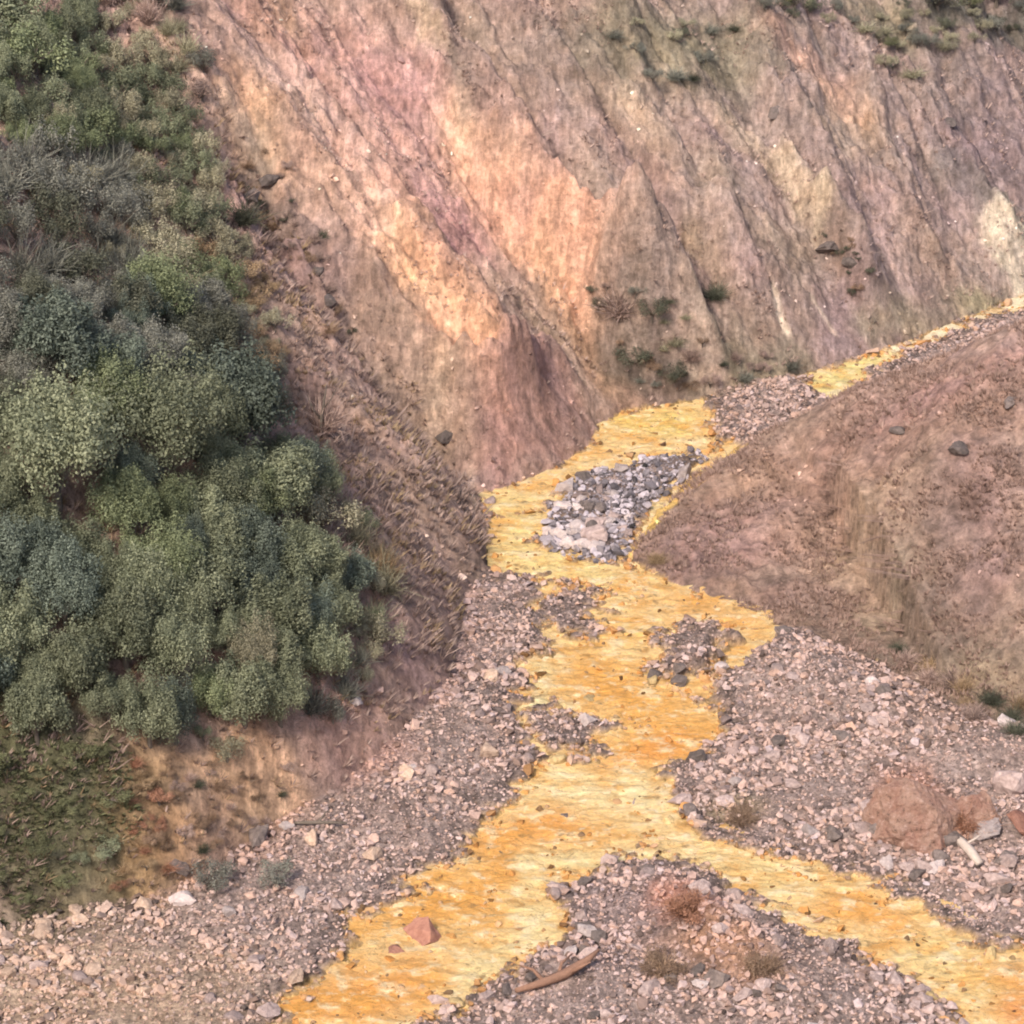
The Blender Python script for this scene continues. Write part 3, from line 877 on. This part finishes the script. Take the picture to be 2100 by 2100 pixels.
def crown_mesh(name, seed, lobes=18, leaves=170, leaf=.055, flat=.8, lobe_r=(.22, .38)):
    """unit crown: about 1 m radius, centred at z = .75"""
    r = np.random.RandomState(seed)
    Vs, Ts = [], []
    for l in range(lobes):
        a = r.rand() * 6.283; e = math.asin(r.uniform(-.25, 1)); rad = r.uniform(.35, .82)
        c = np.array([math.cos(a) * math.cos(e) * rad, math.sin(a) * math.cos(e) * rad, .72 + math.sin(e) * rad * flat])
        R_ = r.uniform(*lobe_r)
        n = int(leaves * (R_ / .33) ** 2)
        d = r.normal(size=(n, 3)); d /= np.linalg.norm(d, axis=1)[:, None]
        el_ = r.uniform(.9, 2.0)
        pos = c + d * R_ * (r.uniform(.35, 1.12, n) ** .7)[:, None] * np.array([1, 1, el_])
        up_ = (pos[:, 2] - c[2]) / (R_ * el_)
        pos[:, :2] = c[:2] * (1 + .12 * up_[:, None]) + (pos[:, :2] - c[:2]) * (1 - .45 * np.clip(up_, -1, 1))[:, None]
        pos += r.normal(size=(n, 3)) * .035
        nr = d + r.normal(size=(n, 3)) * .55 + np.array([0, 0, .35]); nr /= np.linalg.norm(nr, axis=1)[:, None]
        t = np.cross(nr, r.normal(size=(n, 3))); t /= np.linalg.norm(t, axis=1)[:, None]
        b = np.cross(nr, t)
        s = (leaf * r.uniform(.6, 1.5, n))[:, None]
        q = np.stack([pos - t * s, pos - b * s * .6, pos + t * s, pos + b * s * .6], 1)
        Vs.append(q.reshape(-1, 3)); Ts.append(np.repeat((r.uniform(.1, .9) * .5 + .5 * r.rand(n)).clip(0, 1), 4))
    V_ = np.concatenate(Vs); F_ = np.arange(len(V_)).reshape(-1, 4)
    return mesh_np(name, V_, F_, [M['sage']], False, None, np.concatenate(Ts))

def twig_mesh(name, seed, n=420, wid=.012, spread=1.0):
    """unit bush of fine twigs"""
    r = np.random.RandomState(seed)
    Vs, Fs, Ts = [], [], []; off = 0
    for k_ in range(n):
        a = r.rand() * 6.283; e = r.uniform(.2, 1.45)
        p = np.array([r.normal() * .16, r.normal() * .16, 0.0])
        d = np.array([math.cos(a) * math.cos(e) * spread, math.sin(a) * math.cos(e) * spread, math.sin(e)])
        L = r.uniform(.6, 1.25); tt = r.rand()
        for s_ in range(3):
            q = p + d * L / 3
            sd_ = np.cross(d, r.normal(size=3)); sd_ /= np.linalg.norm(sd_) + 1e-6
            w0, w1 = wid * (1.6 - s_ * .4), wid * (1.2 - s_ * .4)
            Vs += [p - sd_ * w0, p + sd_ * w0, q + sd_ * w1, q - sd_ * w1]; Ts += [tt] * 4
            Fs.append([off, off + 1, off + 2, off + 3]); off += 4
            p = q; d = d + r.normal(size=3) * .32; d[2] -= .05
    return mesh_np(name, np.array(Vs), np.array(Fs), [M['mauve']], False, None, np.array(Ts))

def trunk_mesh(name, seed, nl=7):
    r = random.Random(seed)
    bm = bmesh.new()
    tube(bm, (0, 0, -.25), (.03, .02, .3), .085, .06, 7)
    for k_ in range(nl):
        a = 6.283 * k_ / nl + r.uniform(-.3, .3); e = r.uniform(.5, 1.2)
        m_ = Vector((math.cos(a) * .22, math.sin(a) * .22, .45 + r.uniform(0, .12)))
        tube(bm, (.03, .02, .24), m_, .045, .03)
        t_ = m_ + Vector((math.cos(a) * math.cos(e), math.sin(a) * math.cos(e), math.sin(e))) * r.uniform(.35, .55)
        tube(bm, m_, t_, .03, .008)
        t2 = m_ + Vector((math.cos(a + .8) * math.cos(e), math.sin(a + .8) * math.cos(e), math.sin(e))) * .35
        tube(bm, m_, t2, .02, .006)
    me_ = bpy.data.meshes.new(name); bm.to_mesh(me_); bm.free(); me_.materials.append(M['bark'])
    return me_
print('plants')
CROWNS = [crown_mesh('crown', 600 + k, 44 + 2 * k, 820, .020 + .003 * (k % 3), .85 + .08 * (k % 4), (.13, .29)) for k in range(6)]
LOOSE = [crown_mesh('crown', 640 + k, 15, 300, .032, .7, (.17, .33)) for k in range(5)]
TRUNKS = [trunk_mesh('trunk', 650 + k) for k in range(3)]
TWIGS = [twig_mesh('twigs', 660 + k) for k in range(4)]

def plant(x, y, r, mat, label, group=None, name='bush', cat='bush', kind='crown', h=1.0, sink=.0):
    z = float(Zs(np.array([x]), np.array([y]))[0])
    root = bpy.data.objects.new(name, None); COL.objects.link(root)
    root.location = (x, y, z - .05 * r - sink); root.rotation_euler = (0, 0, random.uniform(0, 6.28)); root.scale = (r * random.uniform(.9, 1.1), r * random.uniform(.9, 1.1), r * h)
    root.empty_display_size = .2
    root['label'] = label; root['category'] = cat
    if group: root['group'] = group
    if kind in ('crown', 'loose'):
        c = link('crown', random.choice(CROWNS if kind == 'crown' else LOOSE), root)
        c.material_slots[0].link = 'OBJECT'; c.material_slots[0].material = M[mat]
        t = link('trunk', random.choice(TRUNKS), root)
    elif kind == 'dense':
        c = link('foliage', random.choice(LOOSE), root)
        c.material_slots[0].link = 'OBJECT'; c.material_slots[0].material = M[mat]
        c.scale = (1, 1, .9); c.location = (0, 0, -.15)
        c = link('twigs', random.choice(TWIGS), root)
        c.material_slots[0].link = 'OBJECT'; c.material_slots[0].material = M[mat]
    else:
        c = link('twigs', random.choice(TWIGS), root)
        c.material_slots[0].link = 'OBJECT'; c.material_slots[0].material = M[mat]
        link('stem', random.choice(TRUNKS), root).scale = (.35, .35, .6)
    return root

# single plants (photo point of the foot, radius m, height factor)
NAMED = [
    ((300, 620), 1.7, 'green', 'crown', 1.0, 'bright green rounded bush beside the yellowish grass edge'),
    ((455, 850), 2.2, 'teal', 'crown', 1.05, 'big dark grey-green bush standing out against the brown slope'),
    ((470, 720), 1.2, 'ochre', 'loose', .8, 'dry tan-leaved bush on top of the big dark bush'),
    ((100, 720), 1.9, 'teal', 'crown', 1.0, 'teal-tinted bush at the left in the middle of the thicket'),
    ((210, 750), 1.7, 'teal', 'crown', .95, 'dark teal bush right of the teal-tinted one'),
    ((300, 900), 2.5, 'sage', 'crown', 1.05, 'broad sage-green tree crown highest of the lower thicket'),
    ((110, 950), 2.6, 'sage', 'crown', 1.05, 'broad olive-green tree crown at the left edge of the lower thicket'),
    ((520, 980), 1.9, 'sage', 'crown', .9, 'sage bush at the right end of the lower thicket'),
    ((610, 1000), 1.4, 'olive', 'loose', .8, 'thin yellowish bush where thicket meets brown slope'),
    ((480, 1310), 1.0, 'olive', 'crown', 1.7, 'narrow upright pale bush with brownish top low in the thicket'),
    ((240, 1260), 1.5, 'sage', 'crown', 1.2, 'pale sage bush with lit top low in the thicket'),
    ((330, 1300), 1.3, 'sage', 'crown', 1.25, 'sage bush standing right of the pale sage one'),
    ((60, 150), 1.8, 'green', 'loose', .9, 'fresh green bush high in the upper left corner'),
    ((30, 60), 1.7, 'sage', 'loose', 1.0, 'soft grey-green bush in the very upper left corner'),
    ((400, 1680), .9, 'grey', 'loose', .8, 'low grey-green bush on the edge of the left gravel bank'),
    ((520, 1670), .8, 'grey', 'loose', .7, 'low grey-green bush right of its twin on the gravel edge'),
    ((1700, 1500), .7, 'rust', 'twig', .6, 'rusty dry bush growing behind the biggest reddish boulder'),
    ((1830, 1560), .8, 'rust', 'dense', .8, 'smaller rust-coloured bush right of the biggest reddish boulder'),
    ((1440, 1830), .6, 'umber', 'dense', .7, 'brown dry bush at the right foot of the brown heap'),
    ((1300, 1720), .9, 'rust', 'dense', .5, 'low reddish dry bush above the brown heap on the middle bar'),
    ((1250, 1830), .8, 'umber', 'dense', .5, 'low ochre bush left of the brown heap on the middle bar'),
    ((1400, 1545), .7, 'umber', 'dense', .4, 'low olive-brown bush in the hollow right of the river'),
    ((1170, 590), 1.1, 'mauve', 'twig', .9, 'dark scrubby bush on top of the small knoll of the back wall'),
    ((1230, 600), .9, 'dark', 'loose', .8, 'dark leafy bush right of the scrubby one on the knoll'),
    ((1190, 690), 1.0, 'dark', 'loose', .7, 'dark bush halfway down the small knoll'),
    ((1270, 720), .9, 'dark', 'loose', .7, 'dark green bush at the foot of the small knoll by the gravel'),
    ((1350, 560), .8, 'dark', 'twig', .7, 'small dark bush right of the knoll on the grey slope'),
    ((610, 810), 1.0, 'mauve', 'twig', 1.2, 'bare upright brown shrub on the slope above the thicket end'),
    ((720, 1090), .9, 'ochre', 'twig', 1.3, 'tall dry grass-like shrub on the brown slope right of the thicket'),
    ((1240, 1060), .5, 'ochre', 'twig', .7, 'small dry tuft at the tip of the reddish spur'),
    ((460, 420), .9, 'dark', 'twig', .9, 'dark twiggy bush at the upper edge of the orange slope'),
    ((1770, 20), 1.6, 'dark', 'loose', .8, 'dark bush at the top edge above the purple slope'),
    ((1880, 10), 1.7, 'dark', 'loose', .8, 'dark bush in the upper right corner'),
]
for (px, py), r_, m_, k_, h_, lb in NAMED:
    p = hit([(px, py)], Z)[0]
    nm = 'dry_bush' if k_ in ('twig', 'dense') else 'bush'
    plant(p[0], p[1], r_, m_, lb, None, nm, 'bush', k_, h_)

# the rest of the thicket: zones in the photograph, thrown onto the hillside with a spacing
taken = [tuple(hit([q[0]], Z)[0][:2]) + (q[1],) for q in NAMED]
ONES = ['', 'one', 'two', 'three', 'four', 'five', 'six', 'seven', 'eight', 'nine', 'ten', 'eleven', 'twelve', 'thirteen', 'fourteen', 'fifteen', 'sixteen', 'seventeen', 'eighteen', 'nineteen']
ORDS = ['', 'first', 'second', 'third', 'fourth', 'fifth', 'sixth', 'seventh', 'eighth', 'ninth', 'tenth', 'eleventh', 'twelfth', 'thirteenth', 'fourteenth', 'fifteenth', 'sixteenth', 'seventeenth', 'eighteenth', 'nineteenth', 'twentieth']
def ordw(k):
    k += 1
    if k <= 20: return ORDS[k]
    if k < 30: return 'twenty-' + ORDS[k - 20]
    return 'thirtieth' if k == 30 else 'thirty-' + ORDS[k - 30]
def fill(poly, n, rr, mats, kinds, label, group, h=(.8, 1.1), sp=.72, name='bush', cat='bush'):
    px = np.array(poly, float)
    lo, hi_ = px.min(0), px.max(0); cnt = 0; tries = 0; made = []; short = label
    while cnt < n and tries < n * 14:
        tries += 1
        q = (random.uniform(lo[0], hi_[0]), random.uniform(lo[1], hi_[1]))
        if not inside(np.array([q[0]]), np.array([q[1]]), px)[0]: continue
        p = hit([q], Z)[0]; r_ = random.uniform(*rr)
        if any((p[0] - t[0]) ** 2 + (p[1] - t[1]) ** 2 < ((r_ + t[2]) * sp) ** 2 for t in taken): continue
        taken.append((p[0], p[1], r_)); cnt += 1
        kd = random.choice(kinds)
        made.append((q[0], q[1], plant(p[0], p[1], r_, random.choice(mats), label, group, name, cat, kd, random.uniform(*h)), kd))
    made.sort(key=lambda m_: m_[1])
    rows = max(1, round(math.sqrt(len(made) * (hi_[1] - lo[1]) / (hi_[0] - lo[0]))))
    for k_ in range(rows):
        row = sorted(made[len(made) * k_ // rows:len(made) * (k_ + 1) // rows], key=lambda m_: m_[0])
        for q_, m_ in enumerate(row):
            m_[2]['label'] = short + ', ' + ordw(q_) + ' from left, row ' + ONES[k_ + 1] + ' from top'
    print(label, cnt)
fill([(-60, 820), (380, 820), (560, 900), (660, 1000), (660, 1180), (560, 1370), (430, 1410), (-60, 1400)], 62, (.95, 1.6), ['sage', 'sage', 'sage', 'green', 'teal'], ['crown'],
     'sage-green tree of the lower thicket', 'trees of the lower thicket', (.95, 1.35), .40, 'tree', 'tree')
fill([(-60, 600), (380, 600), (520, 720), (520, 860), (350, 830), (-60, 830)], 30, (.8, 1.4), ['teal', 'dark', 'teal', 'grey'], ['crown'],
     'dark green tree of the middle belt', 'dark trees of the middle belt', (.85, 1.1), .4, 'tree', 'tree')
fill([(-60, 300), (250, 320), (260, 620), (-60, 640)], 44, (.7, 1.2), ['grey', 'dark', 'grey', 'grey'], ['loose', 'loose', 'loose', 'twig'],
     'dark grey bush of the upper belt', 'grey bushes of the shaded patch', (.9, 1.3), .36)
fill([(-60, 20), (150, 20), (190, 300), (-60, 330)], 34, (.7, 1.25), ['green', 'sage', 'sage'], ['loose', 'crown'],
     'green bush of the upper left corner', 'green bushes of the upper hillside', (.8, 1.2), .34)
fill([(60, 60), (260, 60), (410, 330), (440, 600), (240, 600), (130, 330)], 96, (.55, 1.0), ['olive', 'olive', 'sage', 'sage', 'green', 'olive'], ['loose'],
     'olive bush of the pale upper hillside', 'olive bushes of the upper hillside', (.8, 1.25), .34)
fill([(370, 420), (480, 480), (540, 700), (480, 720), (380, 600)], 24, (.45, .9), ['olive', 'ochre', 'olive'], ['loose'],
     'tan bush of the thicket edge', 'tan bushes along the thicket edge', (.6, .9), .38)
fill([(150, -10), (330, -10), (420, 220), (300, 150)], 28, (.4, .85), ['grey', 'mauve', 'olive'], ['twig', 'loose'],
     'twiggy shrub beside the bare slope', 'twiggy shrubs at the top of the hillside', (.8, 1.2), .5, 'shrub', 'shrub')
fill([(560, 880), (660, 960), (730, 1060), (720, 1250), (640, 1370), (540, 1390), (600, 1200)], 46, (.45, .9), ['olive', 'grey', 'sage'], ['loose', 'twig'],
     'thin bush of the ragged thicket edge', 'thin bushes on the ragged edge', (.8, 1.2), .5)
fill([(-40, 1380), (230, 1400), (220, 1600), (60, 1720), (-40, 1740)], 46, (.4, .9), ['cover', 'cover', 'sage'], ['loose'],
     'low bush of the dark green hillside foot', 'low bushes at the foot of the hillside', (.45, .65), .62)
fill([(230, 1370), (560, 1370), (540, 1440), (250, 1440)], 22, (.4, .7), ['olive', 'sage'], ['loose'],
     'small bush above the low orange bank', 'bushes on the rim of the low bank', (.7, 1.0), .5)
fill([(1080, 20), (1450, 20), (1350, 160), (1150, 150)], 12, (.4, .8), ['grey', 'olive', 'dark'], ['loose', 'twig'],
     'low bush near the back slope top', 'bushes near the top of the back wall', (.4, .7), .6)
fill([(1600, 20), (1760, 60), (1720, 160), (1640, 110)], 9, (.4, .8), ['olive', 'grey'], ['loose', 'twig'],
     'bush of the upper right back slope', 'bushes on the upper right of the back wall', (.5, .8), .6)
fill([(1680, 1220), (1932, 1330), (1932, 1400), (1780, 1340)], 14, (.35, .6), ['mauve', 'dark', 'ochre'], ['twig'],
     'dry bush at the spur foot', 'dry bushes at the foot of the spur', (.6, 1.0), .6, 'dry_bush')
fill([(1240, 680), (1500, 670), (1500, 700), (1300, 740)], 9, (.35, .6), ['dark', 'mauve', 'grey'], ['twig', 'loose'],
     'small shrub at the back slope foot', 'shrubs along the foot of the back wall', (.5, .9), .6, 'shrub', 'shrub')

fill([(1110, 540), (1230, 520), (1330, 650), (1310, 740), (1220, 745), (1150, 630)], 24, (.25, .6), ['dark', 'mauve', 'olive', 'umber', 'grey'], ['loose', 'twig'],
     'small scrubby bush of the knoll', 'scrub bushes covering the knoll', (.5, .9), .4)
fill([(440, 270), (540, 300), (640, 500), (680, 640), (620, 640), (500, 470)], 24, (.22, .5), ['mauve', 'umber', 'mauve', 'dark'], ['loose', 'twig'],
     'small brown shrub of the outcrop edge', 'brown shrubs along the outcrop edge', (.5, .9), .4, 'shrub', 'shrub')
fill([(1540, 430), (1600, 440), (1660, 540), (1600, 560)], 12, (.2, .4), ['dark', 'umber'], ['loose'],
     'small dark bush beside the two outcrop rocks', 'dark bushes beside the outcrop rocks', (.5, .8), .4)
fill([(240, 1430), (330, 1420), (300, 1560), (330, 1640), (220, 1680), (250, 1560)], 26, (.22, .5), ['rust', 'ochre', 'umber', 'ochre'], ['loose', 'twig'],
     'small orange-brown bush of the low bank', 'orange-brown bushes on the low bank', (.5, .8), .4, 'dry_bush')
fill([(330, 1440), (560, 1430), (520, 1540), (400, 1610), (340, 1600)], 26, (.2, .45), ['umber', 'mauve', 'dark'], ['twig', 'loose'],
     'small brown shrub of the bank hollow', 'brown bushes in the bank hollow', (.5, .8), .4, 'dry_bush')
fill([(1400, 10), (1932, 10), (1932, 60), (1700, 120), (1600, 60)], 26, (.4, .9), ['dark', 'olive', 'grey', 'cover'], ['loose'],
     'low bush of the upper right skyline slope', 'low bushes of the upper right', (.5, .8), .4)

# ground cover: dry tufts and small leaves over the slopes (uncountable)
print('tufts')
def tufts(name, n, dens, hgt, mat, label, cat, blades=7, wid=.02, lean=.5, tintf=None, box=(-22, 28, 66, 144)):
    p = np.stack([RS.uniform(box[0], box[1], n), RS.uniform(box[2], box[3], n)], 1)
    k = RS.rand(n) < dens(p[:, 0], p[:, 1])
    p = p[k]; m_ = len(p)
    z = Zs(p[:, 0], p[:, 1])
    base = np.stack([p[:, 0], p[:, 1], z - .02], 1)
    hh = hgt * np.exp(RS.normal(0, .35, m_))
    B = np.repeat(base, blades, 0); Hh_ = np.repeat(hh, blades)
    N_ = len(B)
    a = RS.rand(N_) * 6.283
    rad = Hh_ * .35 * RS.rand(N_)
    B = B + np.stack([np.cos(a) * rad, np.sin(a) * rad, 0 * a], 1)
    d = np.stack([np.cos(a) * lean * RS.rand(N_), np.sin(a) * lean * RS.rand(N_), .6 + .4 * RS.rand(N_)], 1) * Hh_[:, None]
    # droop downhill a little
    gxv, gyv = NXs(B[:, 0], B[:, 1]), NYs(B[:, 0], B[:, 1])
    d[:, 0] -= gxv * Hh_ * .35; d[:, 1] -= gyv * Hh_ * .35
    sdv = np.stack([-np.sin(a + .4), np.cos(a + .4), 0 * a], 1) * wid * (.6 + .8 * RS.rand(N_))[:, None]
    V_ = np.stack([B - sdv, B + sdv, B + d * .6 + sdv * .9, B + d], 1).reshape(-1, 3)
    T_ = np.repeat((np.repeat(RS.rand(m_), blades) * .6 + .4 * RS.rand(N_)), 4)
    F_ = np.arange(len(V_)).reshape(-1, 4)
    link(name, mesh_np(name, V_, F_, [M[mat]], False, None, T_), None, label, cat, None, 'stuff')
    print(name, m_)
def nz0(): pass
def nz(x, y, f, s): return fbm(x * f, y * f, 3, s)
LEFTW = sampler(leftw * hill)
bankp = hit([(235, 1420), (560, 1420), (700, 1330), (760, 1380), (620, 1500), (400, 1620), (220, 1690)], Z)[:, :2]
tufts('dry_scrub', 90000, lambda x, y: (1 - .8 * inside(x, y, bankp)) * ((REG(x, y) > .9) & (REG(x, y) < 1.1)) * np.clip(.55 + .8 * nz(x, y, .6, 700), 0, 1), .22, 'mauve', 'dry brown twigs and stalks covering the left hillside', 'scrub', 8, .022, .9)
tufts('dry_grass', 100000, lambda x, y: (1 - .8 * inside(x, y, bankp)) * ((REG(x, y) > .9) & (REG(x, y) < 1.1)) * np.clip(.1 + 1.3 * nz(x, y, .4, 705), 0, .8), .20, 'ochre', 'tan dry grass between the bushes of the left hillside', 'grass', 8, .02, .9)
tufts('sparse_grass', 100000, lambda x, y: ((REG(x, y) > 1.9) & (REG(x, y) < 2.1)) * np.clip(.05 + 1.0 * nz(x, y, .3, 710), 0, .6), .15, 'mauve', 'sparse brown stalks on the back wall', 'scrub', 6, .02, .9)
tufts('spur_grass', 90000, lambda x, y: (REG(x, y) > 2.9) * np.clip(.25 + 1.2 * nz(x, y, .5, 720), 0, .7), .15, 'spurgrass', 'short brown and reddish grass on the spur', 'grass', 7, .018, .8, box=(3, 28, 76, 112))
tufts('dead_stalks', 13000, lambda x, y: ((REG(x, y) > .9) & (REG(x, y) < 1.1)) * np.clip(.1 + 1.2 * nz(x, y, .35, 730), 0, .8), .38, 'mauve', 'long pale dead stalks leaning down the brown hillside', 'dead stalks', 4, .022, 1.3)
LOWG = onz([(0, 1400)])[0]
lowp = hit([(-60, 1390), (235, 1400), (245, 1560), (190, 1640), (90, 1720), (-60, 1760)], Z)[:, :2]
tufts('ground_cover', 110000, lambda x, y: (LEFTW(x, y) > .5) * inside(x + 1.2 * nz(x, y, .6, 760), y + 1.2 * nz(x, y, .6, 770), lowp) * np.clip(.7 + nz(x, y, .5, 775), 0, 1), .085, 'cover', 'dark green creeping ground cover at the foot of the left hillside', 'ground cover', 10, .024, 1.3, box=(-24, 0, 66, 100))

# ------------------------------------------------------------------ driftwood and dead sticks
def wood(name, pts, radii, mat, label, cat, branches=()):
    """a thing with a trunk mesh and branch children; pts are offsets in metres from its foot"""
    root = bpy.data.objects.new(name, None); COL.objects.link(root)
    root['label'] = label; root['category'] = cat
    def chain(pp, rr):
        bm = bmesh.new(); n = 8; rings = []
        for i_, (q, r_) in enumerate(zip(pp, rr)):
            d = (Vector(pp[min(i_ + 1, len(pp) - 1)]) - Vector(pp[max(i_ - 1, 0)])).normalized(); qt = d.to_track_quat('Z', 'Y')
            rings.append([bm.verts.new(Vector(q) + qt @ Vector((math.cos(t * .785) * r_ * random.uniform(.8, 1.15), math.sin(t * .785) * r_ * random.uniform(.8, 1.15), 0))) for t in range(n)])
        for A_, B_ in zip(rings, rings[1:]):
            for t in range(n): bm.faces.new((A_[t], A_[(t + 1) % n], B_[(t + 1) % n], B_[t]))
        bm.faces.new(rings[0][::-1]); bm.faces.new(rings[-1])
        m_ = bpy.data.meshes.new('wood'); bm.to_mesh(m_); bm.free(); m_.materials.append(M[mat])
        for f_ in m_.polygons: f_.use_smooth = True
        return m_
    link('trunk', chain(pts, radii), root)
    for bp, br in branches: link('branch', chain(bp, br), root)
    return root
def place(o, px, rz=0, dz=0):
    p = hit([px], Z)[0]; o.location = (p[0], p[1], p[2] + dz); o.rotation_euler = (0, 0, rz)
o = wood('driftwood_log', [(-1.3, -.5, .1), (-.6, -.25, .18), (.1, .05, .28), (.7, .4, .5), (1.05, .62, .72)], [.07, .13, .15, .11, .04], 'drift', 'rusty orange driftwood log lying on the lower middle gravel', 'log',
         [([(.2, .1, .3), (.5, 0, .55), (.8, -.05, .75)], [.09, .06, .02]), ([(-.5, -.2, .2), (-.8, .1, .4), (-1.2, .25, .45)], [.08, .05, .02]), ([(-.1, 0, .25), (.0, .4, .4), (.3, .75, .5)], [.07, .05, .02])])
place(o, (1060, 1850), 0, -.1)
o = wood('dead_trunk', [(-.05, -.1, -.1), (0, 0, .7), (.12, .1, 1.4), (.2, .1, 1.9)], [.07, .06, .04, .015], 'bark', 'dark forked dead trunk standing on the slope above the thicket end', 'dead tree',
         [([(0, 0, .6), (-.3, .05, 1.0), (-.5, .1, 1.5)], [.045, .03, .01]), ([(.05, .05, 1.0), (.35, 0, 1.4), (.55, .05, 1.8)], [.035, .02, .01])])
place(o, (608, 822))
o = wood('pale_log', [(-.25, .7, .15), (-.1, .3, .2), (.1, -.2, .2), (.3, -.75, .1)], [.1, .14, .15, .12], 'pale_wood', 'pale bleached log lying below the biggest reddish boulder on the right bank', 'log',
         [([(0, .1, .25), (.3, .2, .4), (.5, .3, .5)], [.05, .03, .01])])
place(o, (1822, 1610))
o = wood('driftwood_branch', [(-.9, .1, .08), (-.3, 0, .15), (.3, .05, .12), (.9, -.1, .2)], [.03, .06, .06, .02], 'bark', 'thin dark branch lying on the gravel by the low orange bank', 'branch',
         [([(0, 0, .14), (.2, .3, .3), (.35, .5, .35)], [.04, .025, .01])])
place(o, (600, 1560))
print('done')
